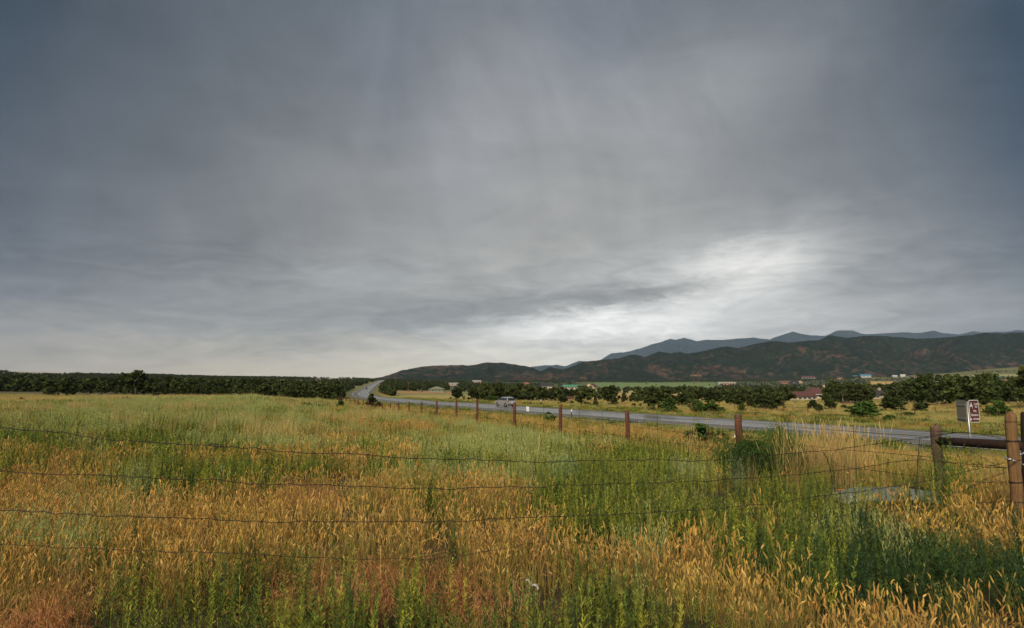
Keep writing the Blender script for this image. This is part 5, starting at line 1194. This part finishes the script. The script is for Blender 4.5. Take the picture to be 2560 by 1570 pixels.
# ------------------------------------------------------------------ fence beyond the road
bf = empty('far_side_fence', (0, 0, 0), 0, 'thin wire fence on dark posts along the meadow beyond the road', 'fence')
FP = [(1300, 1008, 9), (1326, 1009, 9), (1372, 1012, 9), (1422, 1013, 9), (1470, 1015, 10), (1506, 1017, 10), (1521, 1018, 10), (1563, 1021, 10), (1620, 1024, 11), (1681, 1027, 11), (1727, 1029, 20), (1837, 1024, 13), (1844, 1029, 15), (1915, 1029, 13), (1981, 1028, 13), (2020, 1033, 21), (2080, 1033, 13), (2140, 1034, 14), (2200, 1032, 13), (2263, 1030, 13), (2288, 1040, 23), (2340, 1036, 15), (2400, 1040, 15), (2471, 1045, 20), (2530, 1050, 18), (2620, 1055, 18)]
prev = None; wl = [[], [], []]
for u, v, hp in FP:
    p = hit(u, v); h = max(1.25, hp * p.y / F_PX); rad = 0.09 if hp > 18 else 0.05
    o = local(post_mb(p - Vector((0, 0, .2)), p + Vector((0, 0, h)), rad, rad * .9, 8, int(u)), p).build('post', W_OLD if hp < 18 else W_RED, bf, smooth=True); o.location = p
    for j in range(3): wl[j].append(p + Vector((0, 0, h * (0.92 - 0.3 * j))))
for j in range(3): MB().tube(wl[j], 0.006, 4).build('wire', M_WIRE, bf)

# ------------------------------------------------------------------ vehicles
M_SILV = simple('silver_car_paint', (0.34, 0.33, 0.315), 0.35, 0.4, var=0.04, coat=0.6); M_GREYP = simple('grey_car_paint', (0.13, 0.13, 0.125), 0.35, 0.6, var=0.04, coat=0.5)
M_DARKP = simple('dark_car_paint', (0.025, 0.022, 0.03), 0.35, 0.3, var=0.05, coat=0.4); M_GLASS = simple('dark_glass', (0.02, 0.024, 0.028), 0.08, 0.0, var=0.05, spec=0.8)
M_RED = simple('tail_light_red', (0.45, 0.03, 0.02), 0.3, var=0.1); M_RIM = simple('wheel_rim', (0.42, 0.42, 0.42), 0.35, 0.8)
def vehicle(name, loc, rz, label, paint, scale=1.0):
    e = empty(name, loc, rz, label, 'car'); e.scale = (scale,) * 3
    Myz = Matrix(((0, 0, 1, 0), (1, 0, 0, 0), (0, 1, 0, 0), (0, 0, 0, 1)))          # (y,z) polygon extruded along x
    def prism(poly, x0, x1, inset=0.0):
        n_ = len(poly); V = [(x0, p[0], p[1]) for p in poly] + [(x1, p[0], p[1]) for p in poly]; return V, [tuple(range(n_)), tuple(range(n_, 2 * n_))[::-1]] + [(i, n_ + i, n_ + (i + 1) % n_, (i + 1) % n_) for i in range(n_)]
    def arch(cy, r=0.46): return [(cy + r * math.cos(a), 0.38 + r * math.sin(a)) for a in np.linspace(math.pi, 0, 9)]
    low = [(-2.55, 0.52), (-2.05, 0.36)] + [(-2.0, 0.38)][:0] + arch(-1.55) + [(-0.9, 0.34), (0.95, 0.34)] + arch(1.55) + [(2.2, 0.40), (2.52, 0.50), (2.56, 0.85), (2.42, 1.08), (1.35, 1.20), (-2.45, 1.22), (-2.57, 0.95)]
    V, Fc = prism(low, -0.98, 0.98); b = MB().add(V, Fc); bo = b.build('body', paint, e, bevel=0.06)
    # greenhouse with tumblehome
    cab = [(-2.40, 1.20, 0.94), (1.30, 1.19, 0.94), (0.42, 1.82, 0.76), (-0.4, 1.90, 0.76), (-1.95, 1.86, 0.76)]
    n_ = len(cab); V = [(-p[2], p[0], p[1]) for p in cab] + [(p[2], p[0], p[1]) for p in cab]
    MB().add(V, [tuple(range(n_)), tuple(range(n_, 2 * n_))[::-1]] + [(i, n_ + i, n_ + (i + 1) % n_, (i + 1) % n_) for i in range(n_)]).build('cabin', paint, e, bevel=0.05)
    for sx_ in (-1, 1):
        def side(y0, y1, yt0, yt1): 
            z0, z1 = 1.27, 1.76; xo = lambda z: sx_ * (0.94 - (z - 1.20) / 0.68 * 0.18 + 0.012)
            V = [(xo(z0), y0, z0), (xo(z0), y1, z0), (xo(z1), yt1, z1), (xo(z1), yt0, z1)]; V += [(v[0] - sx_ * 0.02, v[1], v[2]) for v in V]
            MB().add(V, [(0, 1, 2, 3), (7, 6, 5, 4), (0, 4, 5, 1), (1, 5, 6, 2), (2, 6, 7, 3), (3, 7, 4, 0)]).build('side_window', M_GLASS, e)
        side(-2.08, -1.30, -1.85, -1.30); side(-1.20, -0.25, -1.20, -0.25); side(-0.15, 1.02, -0.15, 0.42)
        tl_ = MB().box(sx_ * 0.995 - (0.16 if sx_ > 0 else 0), sx_ * 0.995 + (0 if sx_ > 0 else 0.16), -2.585, -2.36, 0.98, 1.24).build('tail_light', M_RED, e, bevel=0.02)
        MB().box(sx_ * 0.98, sx_ * 1.19, 0.75, 0.92, 1.16, 1.34).build('side_mirror', paint, e, bevel=0.03)
        MB().tube([(sx_ * 0.66, -1.7, 1.95), (sx_ * 0.66, -0.2, 1.97), (sx_ * 0.66, 0.1, 1.90)], 0.022, 6).build('roof_rail', M_RIM, e)
        for cy in (-1.55, 1.55):
            x = sx_ * 0.86; t = MB().tube([(x - 0.13, cy, 0.38), (x - 0.11, cy, 0.38), (x + 0.11, cy, 0.38), (x + 0.13, cy, 0.38)], [0.33, 0.385, 0.385, 0.33], 20).build('wheel', M_BLACK, e, smooth=True)
            MB().tube([(x + sx_ * 0.10, cy, 0.38), (x + sx_ * 0.142, cy, 0.38)], [0.25, 0.22], 16).build('rim', M_RIM, t)
    rw = MB().add([(-0.80, -2.36, 1.28), (0.80, -2.36, 1.28), (0.66, -2.06, 1.74), (-0.66, -2.06, 1.74), (-0.80, -2.40, 1.28), (0.80, -2.40, 1.28), (0.68, -2.09, 1.76), (-0.68, -2.09, 1.76)], [(0, 1, 2, 3), (7, 6, 5, 4), (0, 4, 5, 1), (1, 5, 6, 2), (2, 6, 7, 3), (3, 7, 4, 0)]).build('rear_window', M_GLASS, e)
    MB().add([(-0.86, 1.24, 1.26), (0.86, 1.24, 1.26), (0.70, 0.47, 1.80), (-0.70, 0.47, 1.80), (-0.86, 1.28, 1.26), (0.86, 1.28, 1.26), (0.70, 0.50, 1.81), (-0.70, 0.50, 1.81)], [(0, 3, 2, 1), (4, 5, 6, 7), (0, 1, 5, 4), (1, 2, 6, 5), (2, 3, 7, 6), (3, 0, 4, 7)]).build('windscreen', M_GLASS, e)
    MB().box(-0.97, 0.97, -2.72, -2.50, 0.52, 0.74).build('rear_bumper', M_SILV if paint is M_SILV or paint is M_GREYP else paint, e, bevel=0.04)
    MB().box(-0.26, 0.26, -2.60, -2.575, 0.88, 1.02).build('number_plate', M_WHITE, e); MB().box(-0.75, 0.75, -2.62, -2.40, 0.34, 0.50).build('under_bumper', M_BLACK, e)
    return e
def on_road(u, off):
    best = None
    for i in range(len(RIN)):
        x, y, z = road_pt(i, off)
        if y < 5: continue
        uu, vv_ = proj(np.array([x]), np.array([y]), np.array([z]))
        if best is None or abs(uu[0] - u) < best[0]: best = (abs(uu[0] - u), i, x, y, z, vv_[0])
    return best
bq = on_road(1263, 10.5); i = bq[1]; print('suv at', bq)
x0, y0, z0 = road_pt(i, 10.5); x1, y1, z1 = road_pt(i + 1, 10.5); ub = [proj(np.array([a]), np.array([b]), np.array([c]))[0][0] for a, b, c in ((x0, y0, z0), (x1, y1, z1))]
tt = (1263 - ub[0]) / (ub[1] - ub[0]); loc = Vector((x0 + (x1 - x0) * tt, y0 + (y1 - y0) * tt, z0 + (z1 - z0) * tt + 0.005)); hd = math.atan2(x0 - x1, y1 - y0)
vehicle('silver_suv', loc, hd, 'silver grey off-road wagon driving away along the wet highway', M_SILV, 1.0)
cand = [(abs(road_pt(i, 7.0)[1] - 640), i) for i in range(len(RIN))]; i = min(cand)[1]; x0, y0, z0 = road_pt(i, 7.0)
vehicle('dark_car', Vector((x0, y0, z0 + 0.01)), math.atan2(road_pt(i - 1, 7)[0] - road_pt(i + 1, 7)[0], road_pt(i + 1, 7)[1] - road_pt(i - 1, 7)[1]) + math.pi, 'tiny dark car far up the road beyond the bend', M_DARKP, 1.0)

# ------------------------------------------------------------------ houses in the valley
HM_ = {}
def hm(c, nm): 
    return simple('house_%s' % nm, c, 0.8, var=0.12, scale=1.5)
TANW = hm((0.42, 0.30, 0.19), 'tan_wall'); CREAM = hm((0.48, 0.38, 0.26), 'cream_wall'); REDR = hm((0.10, 0.04, 0.032), 'red_brown_roof'); DKR = hm((0.035, 0.03, 0.03), 'dark_roof'); GRNR = hm((0.06, 0.22, 0.13), 'green_roof')
BLUR = hm((0.07, 0.19, 0.27), 'blue_roof'); PINK = hm((0.50, 0.27, 0.19), 'pink_wall'); ORNG = hm((0.50, 0.20, 0.09), 'orange_wall'); WHT = hm((0.42, 0.41, 0.39), 'white_wall'); GRYG = hm((0.19, 0.20, 0.13), 'sage_wall'); BRNR = hm((0.13, 0.08, 0.06), 'brown_roof'); REDW = hm((0.30, 0.11, 0.07), 'red_wall'); PALER = hm((0.42, 0.41, 0.33), 'pale_roof')
def house(u, vb, wp, hp, depth, wall, roof, label, rot=0.0, roof_frac=0.45, style='gable', gable_front=False, nwin=3, chimney=None, name='house', cat='house', sub=1.5):
    p = hit(u, vb, 4500); s = p.y / F_PX; w_ = wp * s; h = hp * s; hw = h * (1 - roof_frac); e = empty(name, p, rot + math.atan2(-p.x, p.y) * 0.6, label, cat)
    if gable_front: w_, depth = w_, depth
    MB().box(-w_ / 2, w_ / 2, -depth / 2, depth / 2, -sub, hw).build('wall', wall, e)
    ov = 0.06 * w_; a, b = w_ / 2 + ov, depth / 2 + ov
    if style == 'gable' and not gable_front: V = [(-a, -b, hw), (a, -b, hw), (a, b, hw), (-a, b, hw), (-a, 0, h), (a, 0, h)]; Fc = [(0, 1, 5, 4), (2, 3, 4, 5), (0, 4, 3), (1, 2, 5), (3, 2, 1, 0)]
    elif style == 'gable': V = [(-a, -b, hw), (a, -b, hw), (a, b, hw), (-a, b, hw), (0, -b, h), (0, b, h)]; Fc = [(0, 4, 5, 3), (1, 2, 5, 4), (0, 1, 4), (2, 3, 5), (3, 2, 1, 0)]
    elif style == 'hip': V = [(-a, -b, hw), (a, -b, hw), (a, b, hw), (-a, b, hw), (-a * .35, 0, h), (a * .35, 0, h)]; Fc = [(0, 1, 5, 4), (2, 3, 4, 5), (0, 4, 3), (1, 2, 5), (3, 2, 1, 0)]
    else: V = [(-a, -b, hw), (a, -b, hw), (a, b, hw), (-a, b, hw), (-a, -b, h), (a, -b, h), (a, b, h), (-a, b, h)]; Fc = [(3, 2, 1, 0), (4, 5, 6, 7), (0, 1, 5, 4), (1, 2, 6, 5), (2, 3, 7, 6), (3, 0, 4, 7)]
    ro = MB().add(V, Fc).build('roof', roof, e)
    if style == 'gable' and gable_front:
        MB().add([(-w_ / 2, -b - 0.01, hw), (w_ / 2, -b - 0.01, hw), (0, -b - 0.01, h * 0.985 - 0.02 * h), (-w_ / 2, -b - 0.2, hw), (w_ / 2, -b - 0.2, hw), (0, -b - 0.2, h * 0.965)], [(2, 1, 0), (3, 4, 5), (0, 1, 4, 3), (1, 2, 5, 4), (2, 0, 3, 5)]).build('gable_wall', wall, e)
    for k in range(nwin):
        x = -w_ / 2 + w_ * (k + 0.7) / (nwin + 0.4); ww = w_ * 0.09; f = MB().box(x - ww, x + ww, -depth / 2 - 0.12, -depth / 2 + 0.05, hw * 0.38, hw * 0.78).build('window', M_WHITE, e)
        MB().box(x - ww * 0.8, x + ww * 0.8, -depth / 2 - 0.16, -depth / 2 - 0.10, hw * 0.42, hw * 0.74).build('pane', M_GLASS, f)
    if chimney is not None: MB().box(chimney * w_ - 0.04 * w_, chimney * w_ + 0.04 * w_, -0.9, 0.9, h * 0.6, h * 1.22).build('chimney', wall, ro)
    return e
house(1999, 1000, 58, 21, 12, CREAM, REDR, 'long house wing with red-brown gable roof and white garden wall', rot=0.5, roof_frac=0.55, nwin=4)
house(2040, 996, 46, 27, 14, CREAM, REDR, 'tall red-brown hip-roofed house with cream upper storey and chimney', rot=0.2, roof_frac=0.5, style='hip', nwin=4, chimney=0.42)
house(2196, 997, 58, 22, 14, TANW, DKR, 'dark-roofed house half hidden in the grove, with a tan chimney', rot=0.3, roof_frac=0.55, nwin=3, chimney=0.05)
house(2322, 948, 26, 11, 22, TANW, BRNR, 'tan house with low brown gable at the upper right of the valley', rot=0.3, roof_frac=0.4, nwin=2, sub=4)
house(2293, 947, 26, 9, 16, BRNR, BRNR, 'long dark brown house left of the tan gabled one', rot=0.1, roof_frac=0.5, nwin=2, sub=4)
house(2020, 949, 30, 9, 25, WHT, REDR, 'white building with dull red roof near the hill foot', rot=0.2, nwin=4, sub=5)
house(1995, 944, 8, 5, 10, WHT, CREAM, 'tiny white box house left of the white building with red roof', nwin=1, sub=4)
house(1962, 960, 26, 8, 16, REDW, BRNR, 'brown-roofed low house above the tree belt', nwin=2, sub=4)
house(1985, 960, 22, 9, 18, DKR, DKR, 'dark barn beside the brown-roofed low house', gable_front=True, nwin=1, name='barn', cat='barn', sub=4)
house(2000, 958, 11, 6, 10, TANW, TANW, 'small tan gabled house at the right end of the barn', gable_front=True, nwin=1, sub=4)
house(1822, 962, 30, 7, 20, ORNG, PALER, 'long orange building with flat pale roof at the end of the green field', style='flat', roof_frac=0.25, nwin=4, sub=4)
house(1802, 961, 12, 6, 14, WHT, PALER, 'small white building attached left of the long orange one', style='flat', roof_frac=0.2, nwin=2, sub=4)
house(2164, 944, 22, 8, 20, WHT, BLUR, 'blue-roofed building among the far trees', nwin=2, sub=4)
house(2138, 944, 10, 5, 12, WHT, BLUR, 'small blue-roofed shed left of the larger blue roof', nwin=1, name='shed', cat='shed', sub=4)
house(2099, 949, 12, 8, 12, ORNG, DKR, 'small orange-walled house with dark roof near the hill foot', nwin=2, sub=4)
house(2237, 943, 10, 5, 12, WHT, WHT, 'left one of two small white buildings far behind the grove', nwin=1, sub=4)
house(2257, 943, 10, 7, 12, WHT, PALER, 'right, taller one of two small white buildings far behind the grove', nwin=2, sub=4)
house(1479, 974, 26, 15, 18, CREAM, REDR, 'cream house with steep brown gable roof at the edge of the green field', rot=-0.5, roof_frac=0.55, gable_front=True, nwin=2, sub=3)
house(1431, 974, 42, 12, 18, TANW, GRNR, 'long tan building with a green metal roof', roof_frac=0.4, nwin=5, name='green_roof_building', cat='building', sub=3)
house(1364, 970, 26, 12, 16, CREAM, DKR, 'pale house with a large dark roof left of the green-roofed building', rot=0.3, roof_frac=0.6, nwin=3, sub=4)
house(1317, 965, 15, 10, 12, REDW, REDW, 'small red gabled house with a pale chimney', roof_frac=0.5, gable_front=True, nwin=1, chimney=-0.5, sub=4)
house(1134, 964, 22, 7, 12, PINK, PALER, 'flat pink house on the wooded slope behind the pasture', style='flat', roof_frac=0.2, nwin=4, sub=4)
house(1192, 957, 20, 6, 14, PINK, WHT, 'tiny pale building high in the woods near the hill foot', style='flat', roof_frac=0.3, nwin=3, sub=5)
house(1091, 980, 38, 14, 16, GRYG, GRYG, 'sage-coloured barn with a wide gable behind the pasture', roof_frac=0.5, gable_front=True, nwin=2, name='barn', cat='barn', sub=3)
house(1048, 978, 11, 8, 8, GRYG, PALER, 'small sage shed with rounded gable left of the sage barn', roof_frac=0.5, gable_front=True, nwin=1, name='shed', cat='shed', sub=3)
house(1409, 999, 40, 8, 8, REDW, REDR, 'low reddish farm shed behind the loose grove', roof_frac=0.5, nwin=2, name='shed', cat='shed')
house(2130, 1012, 38, 8, 5, PINK, REDR, 'low ruined reddish shed at the back of the pale meadow', roof_frac=0.4, nwin=2, name='shed', cat='shed', sub=0.5)
house(140, 966, 32, 12, 14, PINK, DKR, 'pink-walled house with dark roof deep in the left woodland', rot=0.3, roof_frac=0.5, nwin=2, sub=3)
# solar array, trailer, box, tank
M_SOLAR = simple('solar_glass', (0.07, 0.09, 0.17), 0.25, 0.2, var=0.1)
p = hit(1146, 970); s = p.y / F_PX; e = empty('solar_array', p, 0, 'slanted blue-grey solar panels below the flat pink house', 'solar panels')
for k in range(3):
    x = (k - 1) * 7 * s; MB().add([(x - 3.2 * s, -2, 1.0), (x + 3.2 * s, -2, 1.0), (x + 3.2 * s, 2, 4.5 * s + 1), (x - 3.2 * s, 2, 4.5 * s + 1), (x - 3.2 * s, -2, 0.85), (x + 3.2 * s, -2, 0.85), (x + 3.2 * s, 2, 4.5 * s + .85), (x - 3.2 * s, 2, 4.5 * s + .85)], [(0, 1, 2, 3), (7, 6, 5, 4), (0, 4, 5, 1), (1, 5, 6, 2), (2, 6, 7, 3), (3, 7, 4, 0)]).build('solar_panel', M_SOLAR, e); MB().tube([(x, 0.5, -0.5), (x, 0.5, 2.2)], 0.12, 6).build('stand', M_GALV, e)
def trailer(u, vb, wp, hp, label):
    p = hit(u, vb); s = p.y / F_PX; e = empty('camper_trailer', p, 0, label, 'trailer'); w_ = wp * s / 2; h = hp * s
    MB().ext([(-w_, 0.5), (-w_ * 0.9, h), (w_ * 0.9, h), (w_, h * 0.7), (w_, 0.5)], -1.1, 1.1, Matrix(((1, 0, 0, 0), (0, 0, 1, 0), (0, 1, 0, 0), (0, 0, 0, 1)))).build('body', M_WHITE, e, bevel=0.1)
    for x in (-0.35, 0.2): MB().tube([(x * w_, -1.2, 0.35), (x * w_, -0.95, 0.35)], 0.35, 12).build('wheel', M_BLACK, e)
    MB().box(-w_ * 0.5, w_ * 0.1, -1.13, -1.08, h * 0.55, h * 0.8).build('window', M_GLASS, e)
trailer(1286, 992, 9, 10, 'white camper trailer showing between the trees above the silver car'); trailer(813, 980, 9, 9, 'white trailer parked at the edge of the left woodland')
p = hit(674, 995); s = p.y / F_PX; e = empty('white_utility_box', p, 0, 'small bright white box in front of the broad juniper at the field edge', 'box'); MB().box(-2.2 * s, 2.2 * s, -.2, .2, 3.0 * s, 6.2 * s).build('cabinet', M_WHITE, e, bevel=0.02); MB().tube([(0, 0, -.1), (0, 0, 3.1 * s)], 0.04, 6).build('leg', M_GALV, e)
p = hit(1807, 985); s = p.y / F_PX; e = empty('white_tank', p, 0, 'small white rounded tank shining among the dark tree belt', 'tank'); hh = at_depth(1807, 971, p.y).z - p.z
MB().tube([(-1.2, 0, hh), (-1.0, 0, hh), (1.0, 0, hh), (1.2, 0, hh)], [0.3, 0.9, 0.9, 0.3], 14).build('vessel', M_WHITE, e, smooth=True); MB().tube([(0, 0, -1), (0, 0, hh)], 0.15, 8).build('stand', M_GALV, e)

# ------------------------------------------------------------------ power pylon and poles
W_POLE = simple('pole_wood', (0.16, 0.085, 0.045), 0.9, var=0.25, scale=0.6); W_ARM = simple('pole_arm_wood', (0.26, 0.16, 0.085), 0.9, var=0.2, scale=0.6)
def pylon(u0, u1, vb, vt, varm, label, d, thick=0.17):
    a = at_depth(u0, vb, d); b = at_depth(u1, vb, d); c = (a + b) * 0.5; g = gz(c.x, c.y); c.z = g; e = empty('wooden_pylon', c, 0, label, 'power pylon'); hw = (b.x - a.x) / 2; zt = at_depth(u0, vt, d).z - g; za = at_depth(u0, varm, d).z - g; z2 = za - (zt - za) * 0.9 - 2; z3 = z2 - hw * 2.2
    for sx_ in (-1, 1): MB().tube([(sx_ * hw, 0, -1), (sx_ * hw * 0.97, 0, zt)], [thick, thick * 0.7], 8).build('pole', W_POLE, e, smooth=True)
    MB().box(-hw * 2.25, hw * 2.25, -thick * 1.4, -thick * 0.8, za - 0.2, za + 0.2).build('cross_arm', W_ARM, e)
    for sx_ in (-1, 1):
        MB().tube([(sx_ * hw, -thick, z2), (-sx_ * hw, -thick * (1.1 + .2 * sx_), z3)], thick * 0.45, 5).build('cross_brace', W_ARM, e)
        MB().tube([(sx_ * hw, -thick, zt), (sx_ * hw * 0.1, -thick, za)], thick * 0.4, 5).build('top_brace', W_ARM, e); MB().tube([(sx_ * hw, -thick, zt), (sx_ * hw * 2.0, -thick, za)], thick * 0.3, 5).build('top_brace', W_ARM, e)
    for x in (-2.05, 0, 2.05): MB().tube([(x * hw, -thick, za - 0.2), (x * hw, -thick, za - 1.5)], 0.12, 6).build('insulator', M_GALV, e)
pylon(1736, 1748, 995, 929, 938, 'tall wooden H-frame power pylon standing above the right tree belt', 520)
pylon(1454, 1462.5, 975, 938, 945, 'smaller wooden H-frame pylon beside the cream gabled house', 900, 0.2)
pylon(1240, 1247, 965, 936, 941, 'faint distant wooden pylon against the hill behind the grove', 1300, 0.2)
def upole(u, vb, vt, label, d):
    p = at_depth(u, vb, d); p.z = gz(p.x, p.y); h = at_depth(u, vt, d).z - p.z; e = empty('utility_pole', p, 0, label, 'utility pole', 'thin far utility poles')
    MB().tube([(0, 0, -1), (0, 0, h)], [0.17, 0.11], 7).build('pole', W_POLE, e); MB().box(-1.1, 1.1, -0.3, -0.16, h - 0.9, h - 0.7).build('cross_arm', W_ARM, e)
upole(1021, 978, 955, 'grey utility pole before the trees right of the road bend', 520); upole(2176, 960, 942, 'utility pole beside the small golden field', 900); upole(2359, 950, 925, 'thin utility pole at the foot of the yellow hillside', 1300)
upole(1918, 966, 947, 'utility pole near the low brown-roofed house', 900); upole(1653, 964, 953, 'small utility pole on the far green field', 1400)

# ------------------------------------------------------------------ debris in the grass
M_CONC = simple('weathered_pale_metal', (0.13, 0.14, 0.115), 0.6, 0.1, var=0.3, scale=3, bump=0.2)
DOME = hit(2190, 1262); Vd = []; Fd = []; NX_, NY_ = 20, 9
for i in range(NX_):
    for j in range(NY_):
        a = -1 + 2 * i / (NX_ - 1); b = -1 + 2 * j / (NY_ - 1); Vd.append((a * 0.85, b * 0.36, 0.17 * math.sqrt(max(0, 1 - a * a)) * (1 - 0.75 * b * b) - 0.02 + 0.008 * math.sin(a * 9)))
for i in range(NX_ - 1):
    for j in range(NY_ - 1): q = i * NY_ + j; Fd.append((q, q + NY_, q + NY_ + 1, q + 1))
e = empty('fallen_culvert_sheet', DOME + Vector((0.42, 0.30, 0.04)), -0.12, 'pale grey curved sheet lying half buried in the grass near the corner post', 'metal sheet')
so = MB().add(Vd, Fd).build('sheet', M_CONC, e, smooth=True); sm = so.modifiers.new('thickness', 'SOLIDIFY'); sm.thickness = 0.02
q = hit(2106, 1250); e = empty('discarded_light_bar', q + Vector((0, 0, 0)), -0.1, 'black and orange light bar with two round pale lamps lying in the weeds', 'debris'); s = q.y / F_PX; zz = at_depth(2106, 1222, q.y).z - q.z
M_OR = simple('faded_orange_plastic', (0.62, 0.13, 0.03), 0.5, var=0.15)
MB().box(-14 * s, 12 * s, -0.03, 0.03, zz - 8 * s, zz).build('housing', M_BLACK, e, bevel=0.006); MB().box(-12 * s, 11 * s, -0.045, -0.031, zz - 3 * s, zz + 0.5 * s).build('orange_lens', M_OR, e, bevel=0.003)
for x in (-8, 5): MB().tube([(x * s, -0.032, zz - 8 * s), (x * s, -0.055, zz - 8 * s)], [3.0 * s, 2.4 * s], 14).build('lamp', M_WHITE, e)
for x in (-17, 15): MB().tube([(x * s, -0.02, zz + 4 * s), (x * s, -0.05, zz - 6 * s), (x * s + 0.02, -0.05, zz - 24 * s)], [2.6 * s, 2.9 * s, 1.8 * s], 8).build('strap', M_BLACK, e)
MB().tube([(1 * s, -0.07, zz - 24 * s), (1 * s, -0.09, zz - 14 * s)], [4 * s, 4.5 * s], 10).build('pale_base', M_CONC, e)
q = hit(2305, 1255); dk = MB(); 
for k in range(9): a = k * 0.09; dk.tube([(-0.35 + a, 0, 0.05), (-0.28 + a, 0.03, 0.20 - 0.02 * k)], 0.022, 6)
o_ = dk.tube([(-0.4, 0, 0.2), (0.0, 0.02, 0.2), (0.45, 0.03, 0.1)], 0.028, 8).build('charred_branch_pile', W_DARK); o_.location = q; tag(o_, 'heap of black charred sticks at the right end of the pale sheet', 'branches')
# crumpled plastic
q = hit(1330, 1476); r = random.Random(4); cp = MB(); pts = []
for i in range(9):
    for j in range(5): pts.append((-0.075 + i * 0.019 + r.uniform(-.003, .003), (j - 2) * 0.011 + r.uniform(-.003, .003), 0.05 + 0.012 * math.sin(i * 1.3) + r.uniform(-.009, .009) - 0.004 * i))
cp.add(pts, [(i * 5 + j, (i + 1) * 5 + j, (i + 1) * 5 + j + 1, i * 5 + j + 1) for i in range(8) for j in range(4)]); o_ = cp.build('crumpled_plastic', simple('dirty_white_plastic', (0.45, 0.44, 0.42), 0.5, var=0.2)); o_.scale = (0.8,) * 3; o_.location = q + Vector((0, 0, 0.03)); o_.rotation_euler = (0.2, 0.25, -0.35); mm = o_.modifiers.new('t', 'SOLIDIFY'); mm.thickness = 0.003; tag(o_, 'crumpled white plastic scrap on the bare dark soil in front', 'litter')
q = hit(1838, 1105); o_ = MB().add([(0, 0, 0.1), (0.05, 0, 0.02), (-0.05, 0.02, 0.0), (0.01, -0.04, -0.02), (0.0, 0.02, 0.17)], [(0, 1, 2), (0, 2, 3), (0, 3, 1), (1, 3, 2), (4, 1, 2), (4, 2, 3), (4, 3, 1)]).build('white_scrap', M_WHITE); bp_ = bases[0].lerp(tops[0], 0.42); o_.scale = (0.35, 0.35, 0.45); o_.location = at_depth(1837, 1093, bp_.y - 0.12); tag(o_, 'little white scrap caught beside the shrubby fence post', 'litter')
# branching dry weeds
M_STALK = simple('dry_stalk', (0.40, 0.26, 0.07), 0.8, var=0.2, scale=20)
def dry_weed(lines, d, label):
    base = at_depth(lines[0][0][0], lines[0][0][1], d); g = gz(base.x, base.y); e = empty('branching_dry_weed', (base.x, base.y, g), 0, label, 'dry plant'); r = random.Random(int(base.x * 100)); mb = MB(); first = True
    dep = {}
    def dd(p): 
        if p not in dep: dep[p] = d + r.uniform(-0.09, 0.09)
        return dep[p]
    for ln in lines:
        pts = [at_depth(p[0], p[1], dd((p[0], p[1]))) for p in ln]
        if first: pts = [Vector((base.x - .01, base.y, g - 0.02))] + pts; rad = [0.0042] * len(pts); first = False
        else: rad = list(np.linspace(0.0028, 0.0012, len(pts)))
        mb.tube([p - Vector((base.x, base.y, g)) for p in pts], rad, 6)
    mb.build('stalk', M_STALK, e, smooth=True)
dry_weed([[(1003, 1465), (1008, 1435), (1027, 1400), (1030, 1385), (1032, 1378)], [(1032, 1378), (998, 1332), (985, 1316)], [(998, 1332), (975, 1342), (960, 1338)], [(1032, 1378), (1040, 1362), (1048, 1357), (1085, 1343), (1100, 1322), (1117, 1305)], [(1085, 1343), (1114, 1356), (1114, 1370)], [(1100, 1330), (1125, 1318)], [(1040, 1362), (1042, 1349), (1051, 1326), (1064, 1300)], [(1051, 1326), (1044, 1310), (1036, 1298)], [(1031, 1392), (1070, 1387), (1117, 1377)]], 4.75, 'largest branching straw-coloured dry weed in front of the third wire')
dry_weed([[(951, 1445), (951, 1432), (952, 1363)], [(952, 1363), (930, 1350), (915, 1341)], [(952, 1363), (958, 1340), (953, 1322)], [(952, 1363), (960, 1355), (966, 1335)]], 4.85, 'slender forked dry stalk left of the largest branching weed')
dry_weed([[(805, 1450), (803, 1440), (812, 1400), (812, 1385)], [(803, 1440), (775, 1425), (742, 1408)], [(812, 1385), (800, 1352), (795, 1342)], [(812, 1400), (835, 1378), (846, 1360)]], 4.6, 'yellowish forked weed stalk among the russet grass')
dry_weed([[(1626, 1300), (1626, 1291), (1624, 1260)], [(1624, 1260), (1600, 1248), (1578, 1236)], [(1624, 1260), (1650, 1240), (1662, 1222)]], 6.2, 'thin forked dry stalk among the green weeds in the middle')
dry_weed([[(1527, 1385), (1526, 1372), (1522, 1355)], [(1522, 1355), (1498, 1345), (1478, 1330)], [(1522, 1355), (1545, 1345), (1552, 1335)], [(1526, 1372), (1512, 1360), (1495, 1352)], [(1522, 1355), (1528, 1335)]], 5.2, 'low spreading dry weed under the bottom wire')
dry_weed([[(2475, 1292), (2474, 1287), (2462, 1258)], [(2474, 1287), (2450, 1268), (2425, 1250)], [(2474, 1287), (2500, 1270), (2525, 1256)]], 6.6, 'sprawling dry stalk at the foot of the peeled post')
#@@REST1

# ------------------------------------------------------------------ haze
hz = MB(); hz.box(-26000, 26000, -1500, 22000, -420, 1900)
m, n = mat_new('haze_air'); pv = n.n('ShaderNodeVolumePrincipled')
pv.inputs['Color'].default_value = (0.56, 0.74, 0.98, 1); pv.inputs['Density'].default_value = 2.6e-5; pv.inputs['Anisotropy'].default_value = 0.1
o_ = n.n('ShaderNodeOutputMaterial'); n.t.links.new(pv.outputs[0], o_.inputs['Volume'])
tag(hz.build('haze', m), 'thin pale air over the valley fading the far mountains', 'haze', kind='stuff')
